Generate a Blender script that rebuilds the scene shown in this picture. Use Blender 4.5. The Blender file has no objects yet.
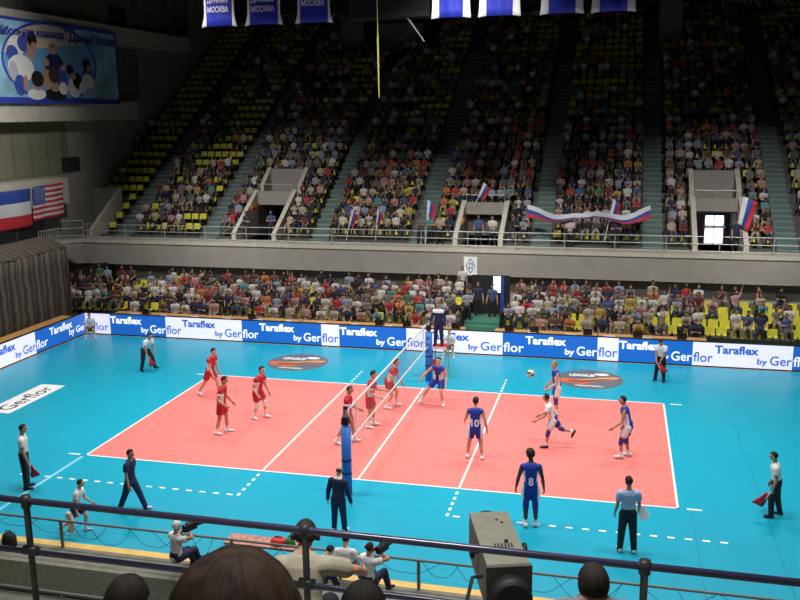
import bpy, bmesh, math, random
import numpy as np
from mathutils import Vector, Matrix, Euler
from mathutils.bvhtree import BVHTree
R = math.radians
random.seed(7)
S = bpy.context.scene
COL = S.collection

# ------------------------------------------------------------------ camera, world, light, exposure
CP = Vector((7.1467, -27.7386, 10.5112)); YAW, PIT, ROLL, FOC = -0.244717, -0.208518, -0.011909, 885.823
_f = Vector((math.sin(YAW)*math.cos(PIT), math.cos(YAW)*math.cos(PIT), math.sin(PIT)))
_r0 = _f.cross(Vector((0, 0, 1))).normalized(); _u0 = _r0.cross(_f)
_r = math.cos(ROLL)*_r0 + math.sin(ROLL)*_u0; _u = -math.sin(ROLL)*_r0 + math.cos(ROLL)*_u0
cam = bpy.data.cameras.new('camera'); co = bpy.data.objects.new('camera', cam); COL.objects.link(co)
cam.sensor_width = 36; cam.lens = FOC/800*36; cam.clip_start = .05; cam.clip_end = 300
M4 = Matrix((_r, _u, -_f)).transposed().to_4x4(); M4.translation = CP; co.matrix_world = M4
S.camera = co
w = bpy.data.worlds.new('world'); S.world = w; w.use_nodes = True
w.node_tree.nodes['Background'].inputs[0].default_value = (.75, .82, 1, 1)
w.node_tree.nodes['Background'].inputs[1].default_value = .012
S.view_settings.view_transform = 'Standard'; S.view_settings.look = 'None'
S.view_settings.gamma = 1; S.view_settings.use_curve_mapping = False
S.view_settings.exposure = 0.0
try: S.cycles.use_denoising = True; S.cycles.max_bounces = 6
except Exception: pass
def area(loc, target, sx, sy, power, spread=150, color=(1, .97, .93)):
    l = bpy.data.lights.new('flood_or_fill_light', 'AREA'); l.shape = 'RECTANGLE'; l.size = sx; l.size_y = sy
    l.energy = power; l.spread = R(spread); l.color = color
    o = bpy.data.objects.new('flood_or_fill_light', l); COL.objects.link(o); o.location = loc
    d = Vector(target)-Vector(loc); o.rotation_euler = d.to_track_quat('-Z', 'Y').to_euler(); return o
for x in (-13, -4.5, 4.5, 13):                      # two gantries of floodlights over the court
    area((x, -6.5, 19.5), (x*.8, -1.5, 0), 3, .8, 630, 112)
    area((x, 7.5, 19.5), (x*.8, 1.5, 0), 3, .8, 630, 112)
for x in (-14, 0, 14):                              # weaker unseen fill lamps to brighten the far stand and its balcony
    area((x, 3, 20.5), (x, 20.5, 2.5), 2, .8, 385, 50)

area((5, -21.5, 18), (5, -20, 6), 6, 2, 470, 85)            # fill lamp added above to brighten the near balcony
area((-11, 4, 20), (-26, 8.5, 10.5), 2, 2, 720, 66)         # unseen fill added to brighten the curtain side wall, banner and galleries
# ------------------------------------------------------------------ materials
_m = {}
def mat(name, c, rough=.6, noise=0, nscale=4, emit=0, metal=0, spec=.4, bump=0):
    if name in _m: return _m[name]
    m = bpy.data.materials.new(name); m.use_nodes = True; nt = m.node_tree; b = nt.nodes['Principled BSDF']
    b.inputs['Base Color'].default_value = (*c, 1); b.inputs['Roughness'].default_value = rough
    b.inputs['Metallic'].default_value = metal; b.inputs['Specular IOR Level'].default_value = spec
    if emit:
        b.inputs['Emission Color'].default_value = (*c, 1); b.inputs['Emission Strength'].default_value = emit
    if noise:
        t = nt.nodes.new('ShaderNodeTexCoord'); n = nt.nodes.new('ShaderNodeTexNoise'); n.inputs['Scale'].default_value = nscale
        n.inputs['Detail'].default_value = 5
        r = nt.nodes.new('ShaderNodeValToRGB'); e = r.color_ramp.elements
        e[0].position = .3; e[1].position = .7
        e[0].color = (*[v*(1-noise) for v in c], 1); e[1].color = (*[min(1, v*(1+noise)) for v in c], 1)
        nt.links.new(t.outputs['Object'], n.inputs['Vector']); nt.links.new(n.outputs['Fac'], r.inputs['Fac'])
        nt.links.new(r.outputs['Color'], b.inputs['Base Color'])
        if bump:
            bp = nt.nodes.new('ShaderNodeBump'); bp.inputs['Strength'].default_value = bump
            nt.links.new(n.outputs['Fac'], bp.inputs['Height']); nt.links.new(bp.outputs['Normal'], b.inputs['Normal'])
    _m[name] = m; return m
BLUE = mat('blue_floor', (.006, .345, .50), .35, .03, .45)
PINK = mat('pink_court', (.78, .205, .185), .38, .03, .7)
WHITE = mat('white_line', (.85, .85, .85), .5)
PALE = mat('pale_seam', (.25, .62, .80), .5)
SEAM = mat('dark_seam', (.006, .22, .36), .5)
WOOD = mat('orange_wood', (.62, .33, .12), .5, .12, 3)
YWOOD = mat('yellow_wood', (.75, .48, .12), .5, .12, 3)
CONC = mat('concrete', (.30, .28, .255), .85, .1, 2)
CONCL = mat('light_concrete', (.50, .47, .40), .8, .08, 2)
FASC = mat('fascia_concrete', (.30, .28, .255), .85, .07, 1.2)
OLIVE = mat('olive_wall', (.17, .17, .12), .8, .06, 1)
OLIVED = mat('olive_joint', (.09, .09, .07), .8)
GREYW = mat('grey_wall', (.30, .29, .26), .85, .06, 1)
DARK = mat('dark_paint_or_shade', (.012, .012, .014), .7)  # near-black; also painted where openings lie in shade
DKWALL = mat('dark_wall', (.06, .062, .06), .85, .1, 1)
TEAL = mat('teal_steps', (.11, .165, .155), .7, .12, 2)
NOSE = mat('step_nosing', (.24, .32, .29), .7)
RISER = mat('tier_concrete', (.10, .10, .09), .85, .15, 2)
SEATY = mat('yellow_plastic', (.62, .58, .06), .45)
STEEL = mat('grey_steel', (.42, .42, .40), .45, metal=.3)
NAVYM = mat('navy_rail_paint', (.035, .033, .075), .25, spec=.8)
BLACK = mat('black_plastic', (.013, .013, .015), .6)
LEDB = mat('led_blue', (.015, .14, .56), .4, emit=.5)
LEDW = mat('led_white', (.80, .76, .92), .4, emit=.72)
LEDT = mat('led_blue_text', (.03, .14, .60), .4, emit=.4)
LEDWT = mat('led_white_text', (.95, .95, 1), .4, emit=.8)
GLOW = mat('daylight_pane', (.85, .88, 1), .4, emit=2.5)

# ------------------------------------------------------------------ object helpers
def tag(o, label=None, cat=None, group=None, kind=None):
    if label: o['label'] = label
    if cat: o['category'] = cat
    if group: o['group'] = group
    if kind: o['kind'] = kind
    return o
def empty(name, loc, rz=0, label=None, cat=None, group=None):
    o = bpy.data.objects.new(name, None); COL.objects.link(o); o.location = loc; o.rotation_euler.z = rz
    o.empty_display_size = .1
    return tag(o, label, cat, group)
class MB:
    """collects simple shapes; build() links them as one mesh object"""
    def __init__(s): s.v = []; s.f = []; s.mi = []; s.cur = 0
    def add(s, vs, fs):
        k = len(s.v); s.v += [tuple(v) for v in vs]; s.f += [tuple(i+k for i in f) for f in fs]; s.mi += [s.cur]*len(fs); return s
    def mat(s, i): s.cur = i; return s
    def box(s, x0, x1, y0, y1, z0, z1):
        return s.add([(x0,y0,z0),(x1,y0,z0),(x1,y1,z0),(x0,y1,z0),(x0,y0,z1),(x1,y0,z1),(x1,y1,z1),(x0,y1,z1)],
                     [(0,3,2,1),(4,5,6,7),(0,1,5,4),(1,2,6,5),(2,3,7,6),(3,0,4,7)])
    def quad(s, a, b, c, d): return s.add([a, b, c, d], [(0, 1, 2, 3)])
    def prism(s, poly, off):                    # poly: 3D loop, off: extrusion vector
        n = len(poly); off = Vector(off); a = [Vector(p) for p in poly]
        return s.add(a+[p+off for p in a], [tuple(range(n))[::-1], tuple(range(n, 2*n))]+[(i, (i+1) % n, (i+1) % n+n, i+n) for i in range(n)])
    def tube(s, pts, r, n=8):
        pts = [Vector(p) for p in pts]; rings = []
        for i, p in enumerate(pts):
            d = (pts[min(i+1, len(pts)-1)]-pts[max(i-1, 0)]).normalized()
            a = d.cross(Vector((0, 0, 1)) if abs(d.z) < .9 else Vector((1, 0, 0))).normalized(); b = d.cross(a)
            rr = r[i] if isinstance(r, (list, tuple)) else r
            rings.append([p+rr*(math.cos(2*math.pi*k/n)*a+math.sin(2*math.pi*k/n)*b) for k in range(n)])
        v = [q for g in rings for q in g]; f = []
        for i in range(len(rings)-1):
            for k in range(n): f.append((i*n+k, i*n+(k+1) % n, (i+1)*n+(k+1) % n, (i+1)*n+k))
        f += [tuple(range(n))[::-1], tuple((len(rings)-1)*n+k for k in range(n))]
        return s.add(v, f)
    def loft(s, rings, n=14):                   # rings: (centre, axis_a, axis_b) ellipses
        v = [Vector(c)+math.cos(2*math.pi*k/n)*Vector(a)+math.sin(2*math.pi*k/n)*Vector(b) for c, a, b in rings for k in range(n)]
        f = []
        for i in range(len(rings)-1):
            for k in range(n): f.append((i*n+k, i*n+(k+1) % n, (i+1)*n+(k+1) % n, (i+1)*n+k))
        f += [tuple(range(n))[::-1], tuple((len(rings)-1)*n+k for k in range(n))]
        return s.add(v, f)
    def ell(s, c, rx, ry, rz, M=None, n=12, m=8):
        M = M or Matrix.Identity(3); c = Vector(c); rg = []
        for j in range(m+1):
            t = -math.pi/2+math.pi*(j+.02)/(m+.04); k = max(math.cos(t), .03)
            rg.append((c+M@Vector((0, 0, rz*math.sin(t))), M@Vector((rx*k, 0, 0)), M@Vector((0, ry*k, 0))))
        return s.loft(rg, n)
    def cap(s, a, b, ra, rb, n=12, flat=False):
        a, b = Vector(a), Vector(b); d = (b-a).normalized()
        x = d.cross(Vector((1, 0, 0)) if abs(d.x) < .8 else Vector((0, 1, 0))).normalized(); y = d.cross(x)
        rg = []
        if not flat:
            for t in (-85, -50, -25): t = R(t); rg.append((a+d*ra*math.sin(t), x*ra*math.cos(t), y*ra*math.cos(t)))
        rg += [(a, x*ra, y*ra), (b, x*rb, y*rb)]
        if not flat:
            for t in (25, 50, 85): t = R(t); rg.append((b+d*rb*math.sin(t), x*rb*math.cos(t), y*rb*math.cos(t)))
        return s.loft(rg, n)
    def mesh(s, name='m', smooth=False):
        me = bpy.data.meshes.new(name); me.from_pydata(s.v, [], s.f); me.update()
        me.polygons.foreach_set('material_index', s.mi)
        if smooth: me.polygons.foreach_set('use_smooth', [True]*len(s.f))
        return me
    def build(s, name, mats, parent=None, smooth=False, loc=None, recalc=True):
        me = s.mesh(name, smooth)
        if recalc:
            bm = bmesh.new(); bm.from_mesh(me); bmesh.ops.recalc_face_normals(bm, faces=bm.faces); bm.to_mesh(me); bm.free()
        for m in (mats if isinstance(mats, (list, tuple)) else [mats]): me.materials.append(m)
        o = bpy.data.objects.new(name, me); COL.objects.link(o); o.parent = parent
        if loc: o.location = loc
        return o
def struct(o): o['kind'] = 'structure'; return o
def dup(o, parent=None):
    c = o.copy(); COL.objects.link(c); c.parent = parent
    for ch in list(o.children): dup(ch, c)
    return c
def ev_mesh(o):
    dg = bpy.context.evaluated_depsgraph_get(); dg.update()
    return bpy.data.meshes.new_from_object(o.evaluated_get(dg))
def text_geo(txt, bold=0, shear=0):
    """outline letters as (verts, faces) scaled to cap height 1, left at x=0, baseline y=0"""
    cu = bpy.data.curves.new('t', 'FONT'); cu.body = txt; cu.offset = bold; cu.shear = shear; cu.resolution_u = 3
    o = bpy.data.objects.new('t', cu); COL.objects.link(o); me = ev_mesh(o)
    v = np.array([x.co[:] for x in me.vertices]); f = [tuple(p.vertices) for p in me.polygons]
    bpy.data.objects.remove(o); bpy.data.curves.remove(cu); bpy.data.meshes.remove(me)
    if len(v): v[:, 0] -= v[:, 0].min()
    return v, f
def text_on(txt, name, m, origin, ux, uy, width, height, parent, bold=0, shear=0, thick=.004, label=None):
    """letters fitted to width x height (of the whole string's box) from origin along ux, uy; given a little thickness"""
    v, f = text_geo(txt, bold, shear); ux, uy = Vector(ux).normalized(), Vector(uy).normalized(); nz = ux.cross(uy)
    sx = width/max(v[:, 0].max(), 1e-6); y0 = v[:, 1].min(); sy = height/max(v[:, 1].max()-y0, 1e-6)
    P = [Vector(origin)+ux*(a*sx)+uy*((b-y0)*sy)+nz*thick for a, b, _ in v]
    o = MB().add(P, f).build(name, m, parent, recalc=False)
    if label: o['label'] = label
    return o

# ------------------------------------------------------------------ the hall: floor, boards' ground, walls
struct(MB().box(-30, 30, -30, 48, -.3, 0).build('floor', WOOD))
struct(MB().box(-18.12, 22, -9.78, 9.68, 0, .006).build('floor_sports_mat', BLUE))
struct(MB().box(-9, 9, -4.5, 4.5, .004, .010).build('floor_court', PINK))
L = MB(); t = .06; zl = (.006, .0125)
for x in (-9, 9): L.box(x-t*(x > 0), x+t*(x < 0), -4.5, 4.5, *zl)
for y in (-4.5, 4.5): L.box(-9, 9, y-t*(y > 0), y+t*(y < 0), *zl)
for x in (-3, 0, 3): L.box(x-t/2, x+t/2, -4.45, 4.45, *zl)
for x in (-3, 3):
    for k in range(5):
        for s in (-1, 1):
            y = s*(4.5+.2+.35*k); L.box(x-.04, x+.04, min(y, y+s*.17), max(y, y+s*.17), *zl)
for s in (-1, 1):
    for k in range(18):
        x = s*(3.25+.42*k)
        if abs(x) < 10.2: L.box(x-.09, x+.09, -6.29, -6.21, *zl)
    for y in (-4.47, 4.47): L.box(s*9.2 if s > 0 else -9.6, s*9.6 if s > 0 else -9.2, y-.04, y+.04, *zl)
struct(L.build('floor_line_marking', WHITE))
struct(MB().box(-9.08, -8.98, -9.7, -4.6, .006, .009).build('floor_pale_seam_line', PALE))
sm = MB()
for x in (9.3, 11.2): sm.box(x, x+.025, -9.7, 3.0 if x > 10 else -4.6, .006, .0085)
struct(sm.build('floor_mat_seam_line', SEAM))
struct(MB().box(-18.2, 22, -10.08, -9.78, 0, .012).build('floor_wood_strip', YWOOD))

gm = empty('floor_advert', (-15.12, -1.5, .006), 0, 'white Gerflor floor advert lying on the blue mat by the curtain side', 'floor advert')
MB().box(0, 1.07, 0, 3.4, 0, .004).build('sheet', WHITE, gm)
LOGOS = [(-6.1, 7.0, 'round volleyball league logo on the blue floor behind the red team'), (6.24, 7.0, 'round volleyball league logo on the blue floor behind the blue team')]
# left wall, galleries, ceiling, right and back walls
XW = -26
wl = MB().box(XW-.4, XW, -30, 48, 0, 24)
wo = struct(wl.build('wall_left', GREYW))
pn = MB()
for lo, hi in ((7.1, 10.2), (11.6, 15.0), (16.3, 22)):
    pn.box(XW, XW+.04, -10, {7.1: 21, 11.6: 30, 16.3: 38}[lo], lo, hi)
struct(pn.build('wall_left_panel', OLIVE))
jn = MB()
for lo, hi in ((7.1, 10.2), (11.6, 15.0), (16.3, 22)):
    y = -9
    while y < {7.1: 21, 11.6: 30, 16.3: 38}[lo]:
        jn.box(XW+.04, XW+.055, y, y+.05, lo, hi); y += 1.55
struct(jn.build('trim_left', OLIVED))
for k, (z0, z1, ye) in enumerate(((5.45, 6.95, 19.3), (10.25, 11.4, 27.9), (15.15, 16.2, 36.2))):
    struct(MB().box(XW, -25.0, -20, ye, z0, z1).build('wall_left_gallery_beam', CONCL))
for (y0, y1, z0, z1) in ((26.8, 28.8, 16.3, 17.6), (20.2, 22.0, 7.2, 8.05)):
    v = empty('wall_grille', (XW+.06, y0, z0), 0, 'dark grille high on the olive wall above the painted banner' if z0 > 12 else 'dark grille on the olive wall above the striped flags', 'grille')
    g = MB().box(0, .05, 0, y1-y0, 0, z1-z0); g.build('panel', DARK, v)
    g = MB()
    for k in range(7): g.box(.05, .075, .05, y1-y0-.05, (k+.3)*(z1-z0)/7, (k+.6)*(z1-z0)/7)
    g.build('louvre', DKWALL, v)
struct(MB().box(-30, 30, -30, 48, 24, 24.3).build('ceiling', DKWALL))
struct(MB().box(28, 28.4, -30, 48, 0, 24).build('wall_right', GREYW))
struct(MB().box(-30, 30, 46.4, 46.8, 0, 24).build('wall_far', DKWALL))
struct(MB().box(-30, 30, -34.4, -34, 0, 24).build('wall_near', DKWALL))

# ------------------------------------------------------------------ far upper tier
YT, ZT, DY, DZ, NR = 20.6, 3.35, .85, .5, 29
VOM = [(-25.9, -23.95, 23.3, 4), (-14.8, -12.05, 23.3, 6), (-1.7, 1.05, 22.55, 3), (10.85, 13.6, 23.1, 6)]   # x0, x1, back wall y, rows cut away
AIS = [-22.4, -16.7, -9.75, -3.8, 3.0, 8.9, 15.6]
AW = .52
def rowY(i): return YT+DY*i
def rowZ(i): return ZT+DZ*i
def cut(i): return [(a, b) for a, b, y, n in VOM if i < n]
def spans(i, x0=-25.9, x1=24.0):
    out = []; x = x0 if not (cut(i) and cut(i)[0][0] < -25) else -25.9
    for a, b in cut(i): out.append((x, a)); x = b
    out.append((x, x1)); return out
tr = MB()
for i in range(NR):
    for a, b in spans(i):
        if b-a > .05: tr.box(a, b, rowY(i), rowY(i)+DY+.02, rowZ(i)-1.4, rowZ(i))
tr.box(-25.9, 24, rowY(NR), 46.4, rowZ(NR)-1.5, rowZ(NR)-.2)
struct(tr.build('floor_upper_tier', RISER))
st = MB()
for x in AIS:
    for i in range(22 if x != AIS[3] else 24):
        z = rowZ(i); y = rowY(i)
        st.mat(0).box(x-AW, x+AW, y-DY*.5, y+.01, z-DZ, z-DZ*.5)
        st.box(x-AW, x+AW, y-.012, y+DY*.5, z-DZ*.6, z+.012)
        st.mat(1).box(x-AW, x+AW, y-.03, y+.04, z-.03, z+.02).box(x-AW, x+AW, y-DY*.5-.01, y-DY*.5+.06, z-DZ*.5-.03, z-DZ*.5+.012)
struct(st.build('floor_aisle_steps', [TEAL, NOSE]))
# balcony slab, fascia, coping
fa = MB().box(-24.2, 28, 19.0, 19.45, 1.83, 3.1).box(-25.9, 28, 19.45, YT+.1, 2.7, 3.25)
fa.prism([(-24.2, 19.0, 1.83), (-24.2, 19.45, 1.83), (-26, 17.9, 1.83), (-26, 17.4, 1.83)], (0, 0, 1.27))
struct(fa.build('wall_far_balcony_fascia', FASC))
struct(MB().prism([(-24.2, 18.93, 3.1), (28, 18.93, 3.1), (28, 20.2, 3.1), (-24.4, 20.2, 3.1), (-26, 18.6, 3.1), (-26, 17.3, 3.1)], (0, 0, .17)).build('trim_balcony_coping', CONCL))  # lighter tone paints in the light on its upward face
struct(MB().box(-26, -23.0, -20, 17.6, 2.7, 3.2).build('floor_side_balcony', FASC))
# vomitories
for k, (a, b, yb, n) in enumerate(VOM[1:]):
    v = MB(); sl = DZ/DY; w_ = .26
    for x in (a, b-w_):
        v.prism([(x, 19.75, 3.2), (x, 19.75, 3.75), (x, yb+.15, 3.75+sl*(yb-19.6)+.05), (x, yb+.15, 3.2)], (w_, 0, 0))
    struct(v.build('wall_vomitory_parapet', CONCL))
    zt = 3.75+sl*(yb-19.6); zd = 5.05 if k != 1 else 4.75
    bw = MB().box(a+w_, b-w_, yb, yb+.2, zd, zt-.05).box(a+w_, b-w_, yb+3.2, yb+3.3, 3.2, zd)
    bw.box(a+w_, b-w_, yb+.2, yb+3.2, zd, zd+.1)
    bw.box(a+w_-.05, a+w_, yb, yb+3.3, 3.2, zd).box(b-w_, b-w_+.05, yb, yb+3.3, 3.2, zd)
    struct(bw.build('wall_vomitory_back', FASC))
    struct(MB().box(a+w_, b-w_, yb+.2, yb+3.25, 3.19, 3.22).box(a+w_, b-w_, yb+3.1, yb+3.2, 3.2, zd).build('wall_vomitory_doorway', DARK))  # dark sheets paint in the shade inside the opening
    if n == 6:                                       # the second, higher wall behind
        y2 = rowY(6)-.12; z2 = rowZ(6)+.75
        u = MB().box(a+w_, b-w_, y2, y2+.15, zt-.8, z2).box(a-.0, b+.0, yb+.2, y2, zt-.85, zt-.7)
        struct(u.build('wall_vomitory_upper_back', FASC))
        u = MB()
        for x in (a, b-w_): u.prism([(x, yb+1.0, zt-.7), (x, yb+1.0, zt+.25), (x, y2+.15, z2+.1), (x, y2+.15, zt-.7)], (w_, 0, 0))
        struct(u.build('wall_vomitory_upper_parapet', CONCL))
    hr = empty('handrail', (a+w_, yb+.1, zt-.05), 0, 'thin steel handrail over the %s' % ('stair opening with the orange sign and a dark doorway', 'stair opening above the emblem', 'stair opening with the glowing doorway')[k], 'handrail', 'handrails over the stair openings')
    MB().tube([(0, 0, .42), (b-a-2*w_, 0, .42)], .025).build('bar', STEEL, hr)
    for x in (.02, (b-a)/2-w_, b-a-2*w_-.02): MB().tube([(x, 0, 0), (x, 0, .42)], .02).build('post', STEEL, hr)
struct(MB().prism([(-24.2, 19.75, 3.2), (-24.2, 19.75, 3.75), (-24.2, 23.4, 5.98), (-24.2, 23.4, 3.2)], (.25, 0, 0)).build('wall_vomitory_parapet', CONCL))
struct(MB().box(-25.95, -24.2, 23.2, 23.4, 3.2, 6.0).build('wall_vomitory_back', GREYW))
# lit doorway of the third opening, small lit window of the second
pn = MB().box(11.75, 12.75, 23.75, 23.8, 3.2, 4.75); struct(pn.build('window_1', GLOW))
fr = MB().box(11.7, 12.8, 23.70, 23.75, 4.05, 4.22)
for x in (11.72, 12.2, 12.7): fr.box(x, x+.05, 23.70, 23.74, 3.2, 4.78)
struct(fr.build('window_1_frame', mat('pale_frame', (.45, .45, .55), .5)))
struct(MB().box(.3, .62, 23.2, 23.25, 4.3, 4.75).build('window_2', GLOW))
for k, (xs, ys) in enumerate(((-14.52, 22.6), (-1.42, 21.6))):
    s = empty('exit_sign', (xs, ys, 5.05-.5*k), 0, ('orange sign on the pale side wall of the stair opening between the first stair aisles', 'orange sign on the side wall of the stair opening above the emblem')[k], 'sign')
    MB().box(0, .04, -.5, .5, -.22, .22).build('panel', mat('orange_sign', (.75, .22, .05), .5), s)
    m = MB()
    for q in range(4): m.box(.04, .05, -.42+.22*q, -.28+.22*q, -.12, .12)
    m.build('marking', mat('sign_pale', (.85, .6, .35), .5), s)
# balcony railing
rl = empty('balcony_railing', (-24.2, 19.3, 3.27), 0, 'grey steel railing of three bars along the far balcony edge', 'railing')
bars = [(z, MB().tube([(0, 0, z), (52, 0, z)], .024).build('bar', STEEL, rl)) for z in (.15, .52, .90)]
for k in range(21):
    MB().tube([(.2+2.58*k, 0, 0), (.2+2.58*k, 0, .90)], .026).build('post', STEEL, rl)
# far end wall sign lettering
for (txt, x0, wd) in (('ДИНАМО НАВСЕГДА', 12.9, 13.5), ('ДИНАМО', -21.6, 6.1)):
    s = empty('wall_lettering', (x0, 46.3, 18.0), 0, 'dim pale lettering on the back wall above the last row, %s' % ('beyond the lit doorway' if x0 > 0 else 'behind the hanging jerseys'), 'sign')
    text_on(txt, 'letters', mat('dim_letter', (.75, .78, .75), .7), (0, 0, 0), (1, 0, 0), (0, 0, 1), wd, .75, s, bold=.02)
# upper entrances (grey-green boxes near the top) and dark booths
for x, y, w_, h_ in ((-13.6, 41.0, 1.8, 2.3), (10.2, 41.4, 1.6, 2.8), (-9.9, 41.5, 3.6, 1.9)):
    struct(MB().box(x-w_/2, x+w_/2, y, y+3, rowZ(23), rowZ(24)+h_).build('wall_upper_entrance', mat('entrance_panel', (.13, .17, .16), .8, .1, 1)))
bo = empty('commentary_booth', (-12, 44, 17.3), 0, 'dark commentary booth at the top of the stand', 'booth')
MB().box(-2.6, 4.2, 0, 2.4, 0, 4).build('shell', DARK, bo)
MB().box(-2.2, 3.8, -.05, 0, 1.2, 2.6).build('window', mat('booth_glass', (.03, .035, .04), .1), bo)

# ------------------------------------------------------------------ far lower stand
LY, LDY = 12.9, .8
LZ = [.2, .35, .47, .6, .72]
ls = MB()
for i in range(5):
    for a, b in ((-22.6, -.1), (1.85, 26)): ls.box(a, b, LY-.45+LDY*i, LY-.45+LDY*(i+1)+.02, -.05, LZ[i])
for a, b in ((-22.6, -.1), (1.85, 26)): ls.box(a, b, LY-.45+LDY*5, 19.9, 0, .72)
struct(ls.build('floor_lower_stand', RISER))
struct(MB().box(-26, 28, 19.85, 20.2, 0, 2.75).build('wall_lower_back', CONC))
struct(MB().box(-22.9, -22.6, 15.2, 19.85, 0, 1.9).build('wall_lower_side', DARK))  # near-black colour stands in for the shade of the opening at this end
gs = MB()
for i in range(4): gs.box(-.08, 1.83, 12.4+.5*i, 14.9+.3*i, 0, .12*(i+1))
struct(gs.build('floor_entrance_steps', mat('green_steps', (.05, .20, .13), .6)))
struct(MB().box(-.1, 1.85, 16.6, 16.75, 0, 2.3).box(-.1, -.03, 13.2, 16.6, 0, 1.1).box(1.78, 1.85, 13.2, 16.6, 0, 1.1).build('wall_entrance_recess', DARK))  # near-black panels stand in for the shade within the entrance
struct(MB().box(1.02, 1.38, 16.54, 16.6, 1.45, 2.28).build('window_3', GLOW))
struct(MB().box(1.4, 1.58, 16.5, 16.6, .3, 2.28).build('window_3_frame', mat('blue_frame', (.03, .06, .35), .5)))

# advertising boards
HB = 1.08
def board(xa, xb, kind, place, P0, ux, nrm, lab, tail=None, head=True):
    """one screen unit of length xb-xa along ux from P0; kind A: blue then white, B: white then blue"""
    Lg = xb-xa; root = empty('advertising_board', P0, 0, lab, 'advertising board', 'advertising boards round the court')
    ux = Vector(ux); nrm = Vector(nrm); up = Vector((0, 0, 1)); sp = Lg*.78
    def slab(a, b, z0, z1, d0, d1):
        m = MB(); c = [ux*a+nrm*d0, ux*b+nrm*d0, ux*b+nrm*d1, ux*a+nrm*d1]
        return m.prism([p+up*z0 for p in c], (0, 0, z1-z0))
    slab(0, Lg, 0, HB, -.16, -.01).build('casing', BLACK, root)
    m1, m2 = (LEDB, LEDW) if kind == 'A' else (LEDW, LEDB)
    slab(0, sp, .06, HB-.03, -.01, .0).build('screen', m1, root); slab(sp, Lg, .06, HB-.03, -.01, 0).build('screen', m2, root)
    t1, t2 = (LEDWT, LEDT) if kind == 'A' else (LEDT, LEDWT)
    def T(s, m, a, z, wd, ht, bold=0): text_on(s, 'lettering', m, ux*(a*Lg)+up*z+nrm*.001, ux, up, wd*Lg, ht, root, bold)
    if head: T('Taraflex', t1, .006, .60, .44, .36, .034)
    if head: T('by', t1, .435, .14, .10, .34, .026)
    T('Ger', t1, .56, .21, .215, .40, .010)
    T('flor', t2, .79, .21, .20, .42, .010)
    return root
UB = [-16.84, -13.0, -9.03, -5.1, -1.05, 3.36, 7.32, 11.16, 15.05, 19.0]
KD = 'ABAABAABA'
NM = ['first', 'second', 'third', 'fourth', 'fifth', 'sixth', 'seventh', 'eighth', 'ninth', 'tenth', 'eleventh', 'twelfth']
for k in range(9):
    c = 'mostly blue' if KD[k] == 'A' else 'mostly white'
    board(UB[k], UB[k+1], KD[k], None, (UB[k], 9.75, 0), (1, 0, 0), (0, -1, 0), '%s screen board reading Taraflex by Gerflor, %s from the curtain along the far side' % (c, NM[k]))
LB = [(-1.4, 2.65, 'A'), (2.65, 6.75, 'B')]
for y0, y1, kd in LB:
    board(y0, y1, kd, None, (-18.2, y0, 0), (0, 1, 0), (1, 0, 0), '%s screen board along the curtain side, %s the corner' % (('mostly blue', 'second from') if kd == 'A' else ('mostly white', 'next but one to')))
# the unit that wraps round the corner
rt = empty('advertising_board', (-18.2, 6.75, 0), 0, 'blue and white screen board wrapping the court corner beside the curtain', 'advertising board', 'advertising boards round the court')
MB().box(-.15, -.01, 0, 3.15, 0, HB).build('casing', BLACK, rt); MB().box(-.15, 1.36, 3.01, 3.16, 0, HB).build('casing', BLACK, rt)
MB().box(-.01, 0, 0, 2.99, .06, HB-.03).build('screen', LEDB, rt); MB().box(0, 1.36, 3.0, 3.01, .06, HB-.03).build('screen', LEDW, rt)
text_on('Taraflex', 'lettering', LEDWT, (.002, .15, .60), (0, 1, 0), (0, 0, 1), 1.75, .36, rt, .022)
text_on('by Ger', 'lettering', LEDWT, (.002, 1.62, .16), (0, 1, 0), (0, 0, 1), 1.3, .42, rt, .01)
text_on('flor', 'lettering', LEDT, (.42, 2.999, .22), (1, 0, 0), (0, 0, 1), .85, .38, rt, .006)

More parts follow.
